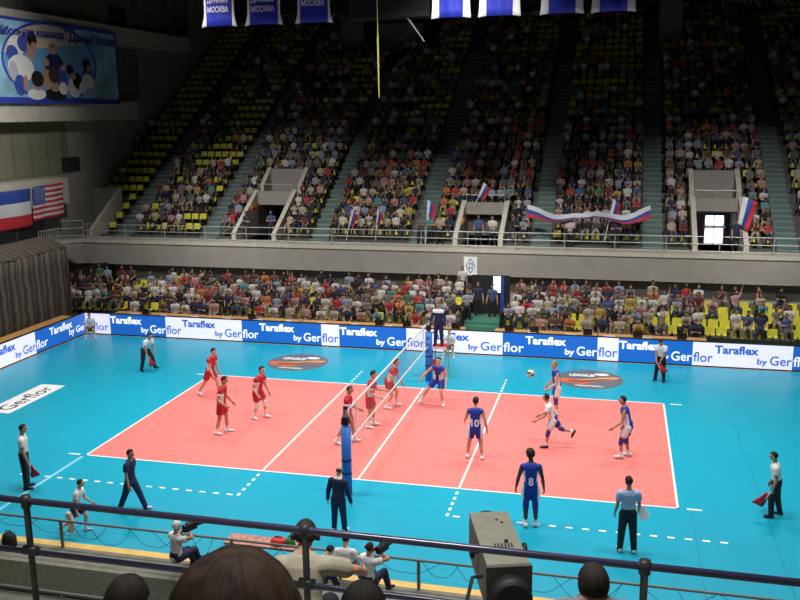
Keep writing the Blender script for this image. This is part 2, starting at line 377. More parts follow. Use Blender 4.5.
text_on('Gerflor', 'lettering', NAVYM, (.86, .30, .004), (0, 1, 0), (-1, 0, 0), 2.75, .62, gm, .004, thick=.003)
for lx, ly, lb in LOGOS:
    lg = empty('floor_logo', (lx, ly, .006), 0, lb, 'floor logo', 'floor logos')
    rr = 1.3; cir = [(rr*math.cos(2*math.pi*k/48), rr*math.sin(2*math.pi*k/48)) for k in range(48)]
    MB().prism([(x, y, 0) for x, y in cir], (0, 0, .003)).build('disc', mat('logo_grey', (.13, .14, .16), .45), lg)
    def clipc(pts): return [(x*min(1, 1.27/max(1e-6, math.hypot(x, y))), y*min(1, 1.27/max(1e-6, math.hypot(x, y))), 0) for x, y in pts]
    for nm, c, pts, z in (('swoosh', (.70, .13, .03), [(-1.3, -.15), (-.9, -.02), (-.3, -.12), (.2, .10), (.7, .30), (1.25, .38), (.9, .05), (.45, -.10), (.1, -.42), (-.2, -.72), (-.5, -.62), (-.85, -.55), (-1.1, -.5)], .0035),
            ('swoosh', (.80, .45, .10), [(-.5, -.1), (.1, .06), (.6, .34), (1.2, .42), (1.0, .22), (.5, .12), (.1, -.12)], .0045), ('swoosh', (.045, .05, .06), [(-.9, -.30), (-.3, -.28), (.3, .02), (.9, .28), (.3, -.16), (-.2, -.42), (-.7, -.45)], .0055)):
        MB().prism([(x, y, z) for x, y, _ in clipc(pts)], (0, 0, .001)).build(nm, mat('logo_col_%d' % int(c[0]*1000), c, .45), lg)
    MB().prism([(.45+.3*math.cos(k*.524), .72+.16*math.sin(k*.524), .0035) for k in range(12)], (0, 0, .001)).build('ball_mark', WHITE, lg)
    text_on('LEAGUE', 'lettering', WHITE, (-.85, .33, .004), (1, 0, 0), (0, 1, 0), 1.05, .34, lg, .05, .2, .002)
    text_on('VOLLEYBALL', 'lettering', WHITE, (-.55, -.98, .004), (1, 0, 0), (0, 1, 0), 1.1, .16, lg, .04, 0, .002)
# timber tables behind the boards
def table(lab, x0, x1, y0, y1):
    t_ = empty('timber_table', (x0, y0, 0), 0, lab, 'table'); a, b = x1-x0, y1-y0
    MB().box(0, a, 0, b, .93, .99).build('table_top', WOOD, t_)
    MB().box(.02, a-.02, .0, .04, .05, .93).build('front_panel', WOOD, t_)
    for x in (.05, a-.1):
        for y in (.06, b-.1): MB().box(x, x+.06, y, y+.06, 0, .93).build('leg', WOOD, t_)
for k, (a, b) in enumerate(((-16.9, -12.1), (-12.05, -7.2), (-7.15, -2.2), (-2.15, .6), (1.95, 6.4), (6.45, 10.9))):
    table('long timber table behind the far boards, %s from the curtain' % NM[k], a, b, 10.0, 10.75)
table('empty timber table along the curtain behind the boards', -19.2, -18.5, -1, 9.3)
struct(MB().box(11.0, 24, 11.9, 12.0, 0, .72).build('wall_lower_front', mat('dark_green_board', (.012, .03, .025), .6)))

# ------------------------------------------------------------------ human figures
SKIN = mat('skin_light', (.62, .36, .25), .55); SKIND = mat('skin_dark', (.10, .05, .035), .5)
SKINT = mat('skin_tan', (.50, .27, .17), .55)
EYE = mat('eye_dark', (.03, .02, .02), .4); LIP = mat('lip', (.45, .17, .14), .5)
HAIRD = mat('hair_dark', (.018, .012, .010), .75, .3, 30); HAIRB = mat('hair_brown', (.07, .040, .025), .5, .4, 40)
HAIRF = mat('hair_fair', (.28, .18, .09), .55, .3, 30)
def remesh(prims, voxel, ratio=1, smooth=True):
    me = prims.mesh(); o = bpy.data.objects.new('tmp', me); COL.objects.link(o)
    m = o.modifiers.new('r', 'REMESH'); m.mode = 'VOXEL'; m.voxel_size = voxel; m.use_smooth_shade = smooth
    s_ = o.modifiers.new('s', 'SMOOTH'); s_.factor = .5; s_.iterations = 2
    if ratio < 1: d = o.modifiers.new('d', 'DECIMATE'); d.ratio = ratio
    out = ev_mesh(o); bpy.data.objects.remove(o); bpy.data.meshes.remove(me)
    out.polygons.foreach_set('use_smooth', [smooth]*len(out.polygons)); return out
def rotm(x=0, y=0, z=0): return Euler((R(x), R(y), R(z)), 'XYZ').to_matrix()
def pose_joints(H, p):
    """joints of a figure facing +Y, x to its right; p gives angles in degrees, hand targets as fractions of H"""
    J = {}; P = Vector((0, 0, .52))
    Rt = rotm(z=p.get('twist', 0)) @ rotm(x=-p.get('lean', 3)) @ rotm(y=p.get('side', 0))
    J['Rt'] = Rt; J['P'] = P; J['N'] = P+Rt@Vector((0, -.005, .305))
    Rh = rotm(z=p.get('hyaw', 0)+p.get('twist', 0)) @ rotm(x=-(p.get('hpitch', 5)))
    J['Rh'] = Rh; J['HC'] = J['N']-Vector((0, 0, p.get('hunch', 0)))+Rt@Vector((0, .006, .045))+Rh@Vector((0, .012, .058))
    for s, sd in ((-1, 'l'), (1, 'r')):
        hip = P+Vector((s*.05, 0, -.01)); J['hip'+sd] = hip
        f, a, k = p.get('hip'+sd, (5, 3, 5))
        d = Vector((s*math.sin(R(a)), math.cos(R(a))*math.sin(R(f)), -math.cos(R(a))*math.cos(R(f))))
        d2 = Vector((s*math.sin(R(a))*.8, math.cos(R(a))*math.sin(R(f-k)), -math.cos(R(a))*math.cos(R(f-k)))).normalized()
        J['knee'+sd] = hip+d*.237; J['ank'+sd] = J['knee'+sd]+d2*.233
        fp = p.get('foot'+sd, 0); J['fd'+sd] = Vector((s*.18, math.cos(R(fp)), -math.sin(R(fp)))).normalized()
        sh = P+Rt@Vector((s*.106, -.005, .258)); J['sh'+sd] = sh
        tg = p.get('hand'+sd)
        if tg is not None and len(tg) == 3 and tg[0] is not None:
            T = Vector(tg); l1, l2 = .165, .15; v = T-sh; D = min(v.length, (l1+l2)*.995); v.normalize(); T = sh+v*D
            c_ = (l1*l1+D*D-l2*l2)/(2*l1*D); h = l1*math.sqrt(max(0, 1-c_*c_))
            pole = Vector(p.get('pole'+sd, (s*.6, -.6, -.5))); pole = (pole-v*pole.dot(v)).normalized()
            J['elb'+sd] = sh+v*(l1*c_)+pole*h; J['wri'+sd] = T
        else:
            sf, sa, e = p.get('arm'+sd, (5, 10, 15))
            du = Vector((s*math.sin(R(sa)), math.cos(R(sa))*math.sin(R(sf)), -math.cos(R(sa))*math.cos(R(sf))))
            df = Vector((s*math.sin(R(sa))*.6, math.cos(R(sa))*math.sin(R(sf+e)), -math.cos(R(sa))*math.cos(R(sf+e)))).normalized()
            J['elb'+sd] = sh+Rt@du*.165; J['wri'+sd] = J['elb'+sd]+Rt@df*.15
    lo = min(J['ankl'].z, J['ankr'].z)-.042
    if 'ground' in p: lo = p['ground']
    for k, v in J.items():
        if isinstance(v, Vector) and not k.startswith('fd'): J[k] = (v-Vector((0, 0, lo)))*H
    return J
def body_prims(J, H, m=None, fingers=True, part='all'):
    m = m or MB(); Rt, P = J['Rt'], J['P']
    X, Y = Rt@Vector((1, 0, 0)), Rt@Vector((0, 1, 0))
    if part in ('all', 'trunk'):
        rg = [(-.065, .055, .045), (-.03, .082, .058), (.02, .084, .060), (.06, .078, .055), (.12, .072, .050), (.19, .084, .057), (.25, .090, .058), (.285, .075, .046), (.305, .040, .036)]
        m.loft([(P+Rt@Vector((0, 0, z*H)), X*a*H, Y*b*H) for z, a, b in rg], 16)
        for s, sd in ((-1, 'l'), (1, 'r')):
            m.cap(P+Rt@Vector((0, -.005, .245))*H, J['sh'+sd], .045*H, .034*H)
            m.cap(P+Rt@Vector((s*.012, -.008, .305))*H, P+Rt@Vector((s*.082, -.006, .266))*H, .027*H, .024*H)
        m.cap(J['N'], J['HC']-J['Rh']@Vector((0, .012, .03))*H, .031*H, .029*H)
    if part in ('all', 'head'):
        h, Q = J['HC'], J['Rh']
        m.ell(h+Q@Vector((0, -.004, .012))*H, .043*H, .054*H, .055*H, Q, 16, 10)
        m.ell(h+Q@Vector((0, .012, -.026))*H, .034*H, .036*H, .040*H, Q, 14, 8)
        m.cap(h+Q@Vector((0, .048, .008))*H, h+Q@Vector((0, .056, -.012))*H, .006*H, .009*H, 8)
        for s in (-1, 1): m.ell(h+Q@Vector((s*.044, -.004, -.004))*H, .006*H, .012*H, .017*H, Q, 8, 6)
    for s, sd in ((-1, 'l'), (1, 'r')):
        if part in ('all', 'legs'):
            a, b, c = J['hip'+sd], J['knee'+sd], J['ank'+sd]
            m.cap(a, a.lerp(b, .5), .052*H, .046*H); m.cap(a.lerp(b, .5), b, .046*H, .033*H)
            q = b.lerp(c, .32)-Vector((0, .006*H, 0)); m.cap(b, q, .031*H, .033*H); m.cap(q, c, .033*H, .020*H)
            fd = J['fd'+sd]; m.cap(c+Vector((0, 0, -.012*H))-fd*.02*H, c+fd*.075*H+Vector((0, 0, -.024*H)), .023*H, .017*H)
        if part in ('all', 'arms'):
            a, b, c = J['sh'+sd], J['elb'+sd], J['wri'+sd]
            m.cap(a, a.lerp(b, .45), .033*H, .029*H); m.cap(a.lerp(b, .45), b, .029*H, .022*H)
            q = b.lerp(c, .3); m.cap(b, q, .022*H, .024*H); m.cap(q, c, .024*H, .0155*H)
            d = (c-b).normalized(); side = Vector((s, 0, 0)); side = (side-d*side.dot(d)).normalized(); nr = d.cross(side)
            m.loft([(c+d*t_*H, nr*w_*H, side*.011*H) for t_, w_ in ((-.005, .014), (.02, .021), (.045, .023), (.056, .020))], 10)
            curl = J.get('curl'+sd, 25); inward = -side
            if fingers:
                for k, ln in enumerate((.036, .042, .040, .032)):
                    o0 = c+(d*.05+nr*(-.0165+.011*k))*H; d1 = (d*math.cos(R(curl))+inward*math.sin(R(curl))); d2 = (d*math.cos(R(curl*2.3))+inward*math.sin(R(curl*2.3)))
                    m.cap(o0, o0+d1*ln*.55*H, .0050*H, .0047*H, 6); m.cap(o0+d1*ln*.55*H, o0+(d1*.55+d2*.5)*ln*H, .0047*H, .0042*H, 6)
                o0 = c+(d*.018-nr*.016)*H; m.cap(o0, o0+(d*.6-nr*.55+inward*.35)*.03*H, .0062*H, .0055*H, 6)
                m.cap(o0+(d*.6-nr*.55+inward*.35)*.03*H, o0+(d*.9-nr*.5+inward*.55)*.044*H, .0055*H, .0048*H, 6)
            else:
                m.cap(c+d*.05*H, c+d*.08*H, .016*H, .013*H, 8)
    return m
def hair_mesh(J, H, style='short', infl=.006, fine=False):
    h, Q = J['HC']+J['Rh']@Vector((0, -.004, .012))*H, J['Rh']
    if style == 'bald': infl = .003
    rx, ry, rz = .043+infl, .054+infl, .055+infl*1.2; v = []; f = []; n, m = (28, 8) if not fine else (240, 14)
    rr_ = random.Random(5); jit = [1+rr_.uniform(-.022, .022) for _ in range(n)] if fine else [1]*n
    for k in range(n):
        az = 2*math.pi*k/n; fr = math.sin(az)                          # fr=1 faces forward
        lo = {'short': 42 if fr > .45 else (12 if fr > -.1 else -42), 'long': 45 if fr > .55 else (-45 if fr > .1 else -75), 'bald': 15, 'crop': 38 if fr > .4 else (15 if fr > -.2 else -35)}[style]
        hi = 22 if style == 'bald' else 90
        if style == 'bald': lo, hi = ((-2, 0) if fr > .2 else (-40, 4))
        for j in range(m+1):
            el = R(hi+(lo-hi)*j/m); sc = (.93 if (j == m or (j == 0 and style == 'bald')) else 1)*(1+(jit[k]-1)*min(1, j/4))
            v.append(h+Q@Vector((rx*math.cos(el)*math.cos(az), ry*math.cos(el)*math.sin(az), rz*math.sin(el)))*H*sc)
    for k in range(n):
        for j in range(m): f.append((k*(m+1)+j, ((k+1) % n)*(m+1)+j, ((k+1) % n)*(m+1)+j+1, k*(m+1)+j+1))
    return MB().add(v, f)
def top_prims(J, H, kind, inf=.010, tuck=False, sleeve=.55):
    m = MB(); Rt, P = J['Rt'], J['P']; X, Y = Rt@Vector((1, 0, 0)), Rt@Vector((0, 1, 0))
    rg = [(-.045, .090, .064), (.0, .089, .062), (.06, .083, .058), (.12, .079, .054), (.19, .088, .059), (.25, .093, .060), (.285, .078, .048), (.303, .046, .039)]
    if tuck: rg = rg[2:]
    m.loft([(P+Rt@Vector((0, 0, z*H)), X*(a+inf)*H, Y*(b+inf)*H) for z, a, b in rg], 16)
    for s, sd in ((-1, 'l'), (1, 'r')):
        a, b, c = J['sh'+sd], J['elb'+sd], J['wri'+sd]
        m.cap(P+Rt@Vector((s*.018, -.008, .296))*H, P+Rt@Vector((s*.080, -.006, .266))*H, .030*H, (.022+inf)*H)
        m.cap(P+Rt@Vector((0, -.005, .243))*H, a if kind != 'tank' else a.lerp(P+Rt@Vector((0, 0, .25))*H, .12), (.047+inf*.6)*H, (.036+inf*.7)*H)
        if kind == 'tee': m.cap(a, a.lerp(b, sleeve), (.036+inf)*H, (.036+inf)*H, 12, True)
        if kind == 'long':
            m.cap(a, b, (.034+inf)*H, (.026+inf)*H); m.cap(b, b.lerp(c, .97), (.026+inf)*H, (.019+inf)*H, 12, False)
    if kind == 'long' or kind == 'collar': m.cap(J['N']-Rt@Vector((0, 0, .01))*H, J['N']+Rt@Vector((0, .004, .022))*H, .042*H, .038*H, 12, True)
    return m
def bottom_prims(J, H, kind, inf=.011):
    m = MB(); Rt, P = J['Rt'], J['P']; X, Y = Vector((1, 0, 0)), Vector((0, 1, 0))
    m.loft([(P+Vector((0, 0, z*H)), X*(a+inf)*H, Y*(b+inf)*H) for z, a, b in ((-.07, .060, .048), (-.035, .084, .060), (.02, .085, .061), (.05, .080, .057), (.075, .079, .056))], 16)
    for sd in 'lr':
        a, b, c = J['hip'+sd], J['knee'+sd], J['ank'+sd]
        if kind == 'shorts': m.cap(a, a.lerp(b, .30), (.054+inf)*H, (.054+inf)*H); m.cap(a.lerp(b, .2), a.lerp(b, .68), (.054+inf)*H, (.050+inf)*H, 14, True)
        else: m.cap(a, b, (.053+inf)*H, (.037+inf)*H); m.cap(b, c+(c-b).normalized()*.012*H, (.037+inf)*H, (.026+inf)*H, 14); 
    return m
def paint(me, mats, fn=None):
    for m in mats: me.materials.append(m)
    if fn: me.polygons.foreach_set('material_index', [fn(p.center) for p in me.polygons])
def human(label, pos, face, H, pose, wear, skin=SKIN, hair=('short', HAIRD), group=None, name='person', vox=.011):
    root = empty(name, pos, R(face-90), label, 'person', group)
    J = pose_joints(H, pose)
    for sd in 'lr': J['curl'+sd] = pose.get('curl'+sd, 25)
    def link(nm, me): o = bpy.data.objects.new(nm, me); COL.objects.link(o); o.parent = root; return o
    body = remesh(body_prims(J, H), vox*.85, .45); Qi = J['Rh'].transposed(); hc = J['HC']
    def facefn(c):
        q = (Qi@(Vector(c)-hc))/H
        if q.y > .03:
            if abs(abs(q.x)-.017) < .008 and abs(q.z-.008) < .006: return 1
            if abs(q.x) < .013 and abs(q.z+.036) < .0045: return 2
        return 0
    paint(body, [skin, EYE, LIP], facefn); link('body', body)
    if hair: 
        hm = hair_mesh(J, H, hair[0], hair[2] if len(hair) > 2 else .006, len(hair) > 3); me = hm.mesh('hair', True); me.materials.append(hair[1]); link('hair', me)
    Rti, P = J['Rt'].transposed(), J['P']; parts = {}
    if 'top' in wear:
        kind, m1, m2 = wear['top'][:3]; nm = {'tank': 'jersey', 'tee': 'shirt', 'long': 'jacket'}[kind]
        if 'topname' in wear: nm = wear['topname']
        me = remesh(top_prims(J, H, kind, tuck=wear.get('tuck'), sleeve=wear.get('sleeve', .55)), vox, .5)
        def fn(c):
            q = (Rti@(Vector(c)-P))/H
            st_ = wear.get('pattern', 'plain')
            if st_ == 'side' and abs(q.x) > .062 and q.z < .21 and abs(q.y-.01) < .052: return 1
            if st_ == 'yoke' and q.z > .235 and abs(q.x) < .13: return 1
            if st_ == 'collar' and q.z > .295 and abs(q.x) < .06: return 1
            if st_ == 'libero' and abs(q.x) < .05 and q.z < .16 : return 1
            return 0
        paint(me, [m1, m2 or m1], fn); parts['top'] = link(nm, me)
        if 'number' in wear:
            bvh = BVHTree.FromPolygons([v.co for v in me.vertices], [p.vertices[:] for p in me.polygons]); Rt = J['Rt']
            for txt, zc, wd, ht, back in wear['number']:
                v, f = text_geo(txt, .02); sgn = -1 if back else 1
                mx, y0, y1 = v[:, 0].max(), v[:, 1].min(), v[:, 1].max(); out = []
                for a, b, _ in v:
                    lx = (a/mx-.5)*wd; lz = zc+((b-y0)/(y1-y0)-.5)*ht
                    o0 = P+Rt@Vector((lx*(1 if back else -1), sgn*.4, lz)); d0 = Rt@Vector((0, -sgn, 0))
                    hit = bvh.ray_cast(o0, d0, 1.0); out.append((hit[0] if hit[0] else o0+d0*.3)-d0*.022)
                o = MB().add(out, f).build('number' if txt.isdigit() else 'lettering', WHITE, parts['top'], recalc=False)
    if 'bottom' in wear:
        kind, m1, m2 = wear['bottom'][:3]; me = remesh(bottom_prims(J, H, kind), vox, .5)
        paint(me, [m1, m2 or m1], (lambda c: 1 if m2 and abs(c.x) > .085*H and c.z > .0 and abs(c.y-P.y) < .05*H+.1 else 0)); link(kind, me)
    for s, sd in ((-1, 'l'), (1, 'r')):
        a, b, c, fd = J['hip'+sd], J['knee'+sd], J['ank'+sd], J['fd'+sd]; dn = (c-b).normalized()
        if wear.get('socks'):
            k = wear.get('sockh', .45); me = remesh(MB().cap(b.lerp(c, 1-k), c, (.022+.014*k)*H, .026*H), vox); me.materials.append(wear['socks']); link('sock', me)
        if wear.get('pads'):
            me = remesh(MB().cap(a.lerp(b, .86), b.lerp(c, .20), .041*H, .039*H), vox); me.materials.append(wear['pads']); link('knee_pad', me)
        if wear.get('shoes'):
            upv = Vector((0, 0, 1)); 
            m = MB().cap(c-fd*.022*H+upv*-.014*H, c+fd*.085*H+upv*-.024*H, .030*H, .021*H).cap(c, c-upv*.012*H, .027*H, .030*H)
            me = remesh(m, vox, .6); me.materials.append(wear['shoes']); link('shoe', me)
    root['_J'] = 0; del root['_J']
    return root, J
def world_of(root, v): return root.matrix_basis @ Vector(v)

REDJ = mat('red_jersey', (.44, .012, .028), .6); WHJ = mat('white_cloth', (.80, .80, .80), .7); BLUEJ = mat('blue_jersey', (.014, .035, .32), .6)
NAVY = mat('navy_cloth', (.018, .022, .075), .7); BLKC = mat('black_cloth', (.014, .014, .018), .7); LBLUE = mat('light_blue_shirt', (.38, .52, .78), .7)
WSHOE = mat('white_shoe', (.75, .77, .80), .5); DSHOE = mat('dark_shoe', (.02, .02, .022), .4); KHAKI = mat('khaki_shirt', (.36, .33, .25), .8, .08, 8)
REDF = mat('red_flag_cloth', (.72, .03, .04), .6); PURP = mat('violet_pad', (.06, .04, .30), .7)
rw = dict(top=('tee', REDJ, WHJ), bottom=('shorts', REDJ, None), shoes=WSHOE, socks=WHJ, pattern='side', topname='jersey')
GR = 'red team players'; GB = 'blue team players'
human('red player standing at the far back corner of the pink court', (-7.75, 1.95, .011), -8, 1.98, dict(lean=14, hipl=(28, 4, 22), hipr=(-22, 4, 14), arml=(10, 14, 25), armr=(28, 8, 10), hpitch=10, footr=18), dict(rw, socks=None), SKIN, group=GR)
human('red player walking with bent elbow near the end line, behind two team mates', (-5.55, -1.75, .011), 10, 2.04, dict(lean=8, hipl=(14, 3, 12), hipr=(-6, 4, 8), armr=(-8, 18, 75), arml=(12, 14, 35), hpitch=14), dict(rw, sockh=.3), SKINT, group=GR)
human('red player with white knee pads stepping forward in the back court', (-4.95, -.1, .011), -12, 2.0, dict(lean=16, hipl=(30, 3, 34), hipr=(8, 4, 28), armr=(-2, 14, 62), arml=(18, 12, 22), hpitch=6), dict(rw, pads=WHJ), SKIN, ('crop', HAIRD), GR)
human('red player striding right beside the near net post', (-1.15, -1.75, .011), 6, 2.0, dict(lean=6, hipl=(18, 4, 10), hipr=(-16, 4, 12), arml=(10, 12, 60), armr=(6, 14, 30), footr=20, hpitch=8), rw, SKINT, ('crop', HAIRB), GR)
human('red player standing at the middle of the net', (-.85, -.1, .011), 4, 2.03, dict(lean=8, hipl=(12, 3, 14), hipr=(2, 5, 8), arml=(30, 10, 60), armr=(20, 12, 60), hpitch=10), rw, SKIN, group=GR)
human('red player leaning with lowered arm at the net, farthest of that side', (-.75, 2.0, .011), 0, 2.0, dict(lean=24, hipl=(38, 5, 44), hipr=(20, 6, 44), arml=(40, 10, 15), armr=(35, 10, 10), hpitch=4), rw, SKIN, group=GR)
bw_ = dict(top=('tank', BLUEJ, WHJ), bottom=('shorts', BLUEJ, WHJ), shoes=WSHOE, socks=WHJ, sockh=.3, pattern='side')
human('blue player number 11 crouching wide-legged by the far net post', (.95, 2.75, .011), -98, 1.98, dict(lean=16, hipl=(34, 10, 46), hipr=(26, 36, 22), arml=(10, 18, 35), armr=(18, 42, 30), hpitch=0, side=-6), dict(bw_, number=[('11', .19, .24, .24, False)], bottom=('shorts', BLUEJ, None)), SKIN, group=GB)
human('blue player number 10 seen from behind on the attack line', (3.1, -2.2, .011), 96, 2.0, dict(lean=4, hipl=(8, 10, 6), hipr=(2, 8, 4), arml=(22, 16, 40), armr=(0, 16, 15), hyaw=-14), dict(bw_, number=[('10', .17, .24, .24, True)]), SKIN, group=GB)
human('blue player with hands low standing at the far sideline', (5.25, 2.5, .011), 200, 1.98, dict(lean=8, hipl=(10, 4, 14), hipr=(2, 5, 10), arml=(18, 10, 50), armr=(8, 14, 40), hpitch=6), dict(bw_, pads=PURP), SKIN, ('crop', HAIRF), GB)
human('libero in white jersey running with one leg kicked back', (5.35, -.65, .011), 186, 1.84, dict(lean=20, hipl=(22, 4, 14), hipr=(-34, 6, 46), arml=(46, 12, 35), armr=(20, 14, 60), footr=70, hpitch=0), dict(top=('tee', WHJ, REDJ), bottom=('shorts', BLUEJ, WHJ), shoes=DSHOE, socks=WHJ, pads=PURP, sockh=.3, pattern='libero', topname='jersey'), SKINT, ('long', HAIRD), GB)
human('blue player with white side panels standing inside the end line', (7.65, -1.1, .011), 176, 2.02, dict(lean=14, hipl=(24, 3, 26), hipr=(8, 4, 20), arml=(26, 10, 40), armr=(4, 10, 30), hpitch=2), dict(bw_, pads=PURP), SKINT, ('crop', HAIRD), GB)
human('blue player number 8 walking off past the near sideline', (5.2, -6.35, .008), 98, 2.06, dict(lean=8, hipl=(4, 1, 18), hipr=(2, 3, 4), arml=(12, 16, 12), armr=(10, 14, 14), hpitch=22, hyaw=12), dict(bw_, number=[('8', .18, .12, .22, True)], pads=PURP), SKIND, ('short', HAIRD, .016), GB)

def flag_in_hand(lab, at, dx, lean=0):
    r_ = empty('signal_flag', at, 0, lab, 'flag', 'line judges signal flags')
    d = Vector((dx*.8, 0, -.34)); MB().tube([(0, 0, .1), Vector((0, 0, .1))+d*1.1], .012).build('stick', WHITE, r_)
    pts = []; 
    for i in range(7):
        for j in range(5):
            u_, v_ = i/6, j/4; pts.append(Vector((0, 0, 0))+d*(.12+.95*u_)+Vector((math.copysign(.27, dx)*v_*(.4+.6*u_), .035*math.sin(6*u_+3*v_), .10*v_)))
    f = [(i*5+j, i*5+j+1, (i+1)*5+j+1, (i+1)*5+j) for i in range(6) for j in range(4)]
    o = MB().add(pts, f).build('cloth', REDF, r_, True); md = o.modifiers.new('s', 'SOLIDIFY'); md.thickness = .008
oj = dict(tuck=True, top=('tee', WHJ, None), bottom=('trousers', BLKC, None), shoes=DSHOE)
GJ = 'line judges'
for lab, pos, fc, H, ps, fl, flab in (
    ('line judge bending with hands on knees at the far corner beyond the court', (-12.0, 4.6, .008), -20, 1.78, dict(lean=34, hipl=(38, 6, 22), hipr=(6, 12, 14), handl=(-.10, .22, .36), handr=(.10, .2, .36), hpitch=10), .06, 'red flag hanging at the knees of the bending line judge'),
    ('line judge with bowed head standing before the far boards', (8.95, 7.35, .008), -110, 1.80, dict(lean=10, hipl=(6, 5, 4), hipr=(2, 8, 4), handl=(-.03, .16, .46), handr=(.05, .15, .45), hpitch=40), .22, 'red flag held down by the line judge before the far boards'),
    ('line judge leaning forward on the open blue floor past the end line', (11.4, -4.4, .008), 172, 1.8, dict(lean=8, hipl=(14, 4, 16), hipr=(-6, 4, 6), arml=(2, 8, 20), armr=(8, 10, 18), hpitch=8), -.24, 'red flag held out by the line judge past the end line'),
    ('line judge standing near the pale line beyond the near court corner', (-9.2, -7.1, .008), 30, 1.94, dict(lean=2, hipl=(2, 3, 3), hipr=(2, 3, 3), arml=(0, 8, 12), armr=(6, 10, 14)), .08, 'red flag hanging beside the line judge at the near corner')):
    o, J = human(lab, pos, fc, H, ps, dict(oj), SKINT, ('crop', HAIRD), GJ)
    hd = 'wril' if fl < 0 else 'wrir'; wp = Matrix.Rotation(R(fc-90), 4, 'Z')@J[hd]+Vector(pos); dd = Matrix.Rotation(R(fc-90), 4, 'Z')@(J[hd]-J[hd.replace('wri', 'elb')]).normalized()
    flag_in_hand(flab, wp+dd*.11+Vector((0, 0, -.03)), fl)
human('coach in navy polo striding along the near side', (-5.42, -7.75, .008), 4, 1.82, dict(lean=3, hipl=(24, 2, 4), hipr=(-18, 3, 6), armr=(4, 10, 14), arml=(-6, 10, 12), footr=22), dict(top=('tee', NAVY, None), bottom=('trousers', NAVY, None), shoes=WSHOE), SKINT, ('crop', HAIRD))
human('balding referee in navy tracksuit standing at the near net post, back turned', (.47, -7.75, .008), 84, 1.78, dict(lean=5, hipl=(3, 4, 3), hipr=(3, 5, 3), arml=(0, 16, 16), armr=(0, 18, 14), hpitch=18, hyaw=-10), dict(top=('long', NAVY, WHJ), bottom=('trousers', NAVY, None), shoes=WSHOE, pattern='collar'), SKIN, ('bald', HAIRD))
o, J = human('coach in light blue shirt holding papers beside the near sideline', (7.62, -7.25, .008), 100, 1.95, dict(lean=2, hipl=(4, 4, 3), hipr=(0, 5, 3), arml=(10, 8, 20), armr=(16, 12, 28), hyaw=10), dict(tuck=True, top=('tee', LBLUE, None), bottom=('trousers', BLKC, None), shoes=WSHOE), SKINT, ('short', HAIRD))
wp = Matrix.Rotation(R(10), 4, 'Z')@J['wrir']+Vector((7.62, -7.25, .008)); dd = Matrix.Rotation(R(10), 4, 'Z')@(J['wrir']-J['elbr']).normalized()
pp = empty('paper_sheets', wp+dd*.12, 0, 'white paper sheets in the hand of the light blue shirted coach', 'papers')
MB().prism([(-.06, 0, .06), (.12, .04, .14), (.26, .0, -.14), (.08, -.04, -.24)], (.012, .02, .004)).build('sheet', WHITE, pp)
human('ball boy in white T-shirt running along the near side with a towel', (-6.1, -9.25, .008), 12, 1.55, dict(lean=16, hipl=(34, 3, 40), hipr=(-14, 4, 44), arml=(28, 8, 40), armr=(10, 16, 20), footr=40), dict(top=('tee', WHJ, None), bottom=('shorts', NAVY, None), shoes=WSHOE, socks=WHJ), SKIN, ('short', HAIRD))
tw = empty('towel', (-6.08, -9.56, .16), 0, 'white towel dangling from the running ball boy', 'towel')
pts = [(.24*(i/6-.5)*(1-.5*j/5)+.03*math.sin(5*j/5), .05*math.sin(i*1.7+j), .56*j/5) for j in range(6) for i in range(7)]
o = MB().add(pts, [(j*7+i, j*7+i+1, (j+1)*7+i+1, (j+1)*7+i) for j in range(5) for i in range(6)]).build('cloth', WHJ, tw, True); o.modifiers.new('s', 'SOLIDIFY').thickness = .02
# seated ball kids against the boards
sit = dict(lean=14, hipl=(84, 12, 92), hipr=(84, 12, 92), handl=(-.06, .22, .60), handr=(.06, .22, .60))
for lab, x, y in (('ball boy on a stool in the corner of the boards', -17.55, 9.1), ('ball boy on a yellow stool beside the referee stand', .12, 9.3)):
    s_ = empty('stool', (x, y, .008), 0, 'low yellow stool under the ' + ('corner ball boy' if x < -5 else 'ball boy beside the referee stand'), 'stool', 'low stools at the boards')
    MB().box(-.18, .18, -.16, .16, .30, .36).build('seat', SEATY, s_)
    for a in (-.15, .15):
        for b in (-.13, .13): MB().tube([(a, b, 0), (a*.9, b*.9, .3)], .018).build('leg', SEATY, s_)
    human(lab, (x, y+.04, .008), -88 if x > -5 else -60, 1.62, sit, dict(top=('tee', WHJ, None), bottom=('shorts', mat('grey_shorts', (.10, .09, .07), .7), None), shoes=WSHOE, socks=WHJ), SKIN, ('crop', HAIRB), 'ball boys at the boards')

# net, posts, referee stand, first referee, ball
nt = empty('volleyball_net', (0, 0, .01), 0, 'volleyball net with white tapes across the court centre', 'net')
MB().box(-.012, .012, -5.0, 5.0, 2.37, 2.43).build('top_tape', WHITE, nt); MB().box(-.010, .010, -5.0, 5.0, 1.43, 1.48).build('bottom_tape', WHITE, nt)
for y in (-4.5, 4.5): MB().box(-.012, .012, y-.025, y+.025, 1.43, 2.43).build('side_band', WHITE, nt)
g = MB()
for k in range(1, 100): y = -5+.1*k; g.box(-.0015, .0015, y-.0015, y+.0015, 1.46, 2.38)
for k in range(1, 10): z = 1.43+.1*k; g.box(-.0015, .0015, -5, 5, z-.0015, z+.0015)
g.build('netting', mat('net_cord', (.25, .2, .18), .8), nt)
for z in (2.40, 1.45):
    for s in (-1, 1): MB().tube([(0, s*5.0, z), (0, s*5.5, z)], .008).build('cord', WHITE, nt)
PADB = mat('pad_blue', (.03, .17, .58), .45, .12, 8)
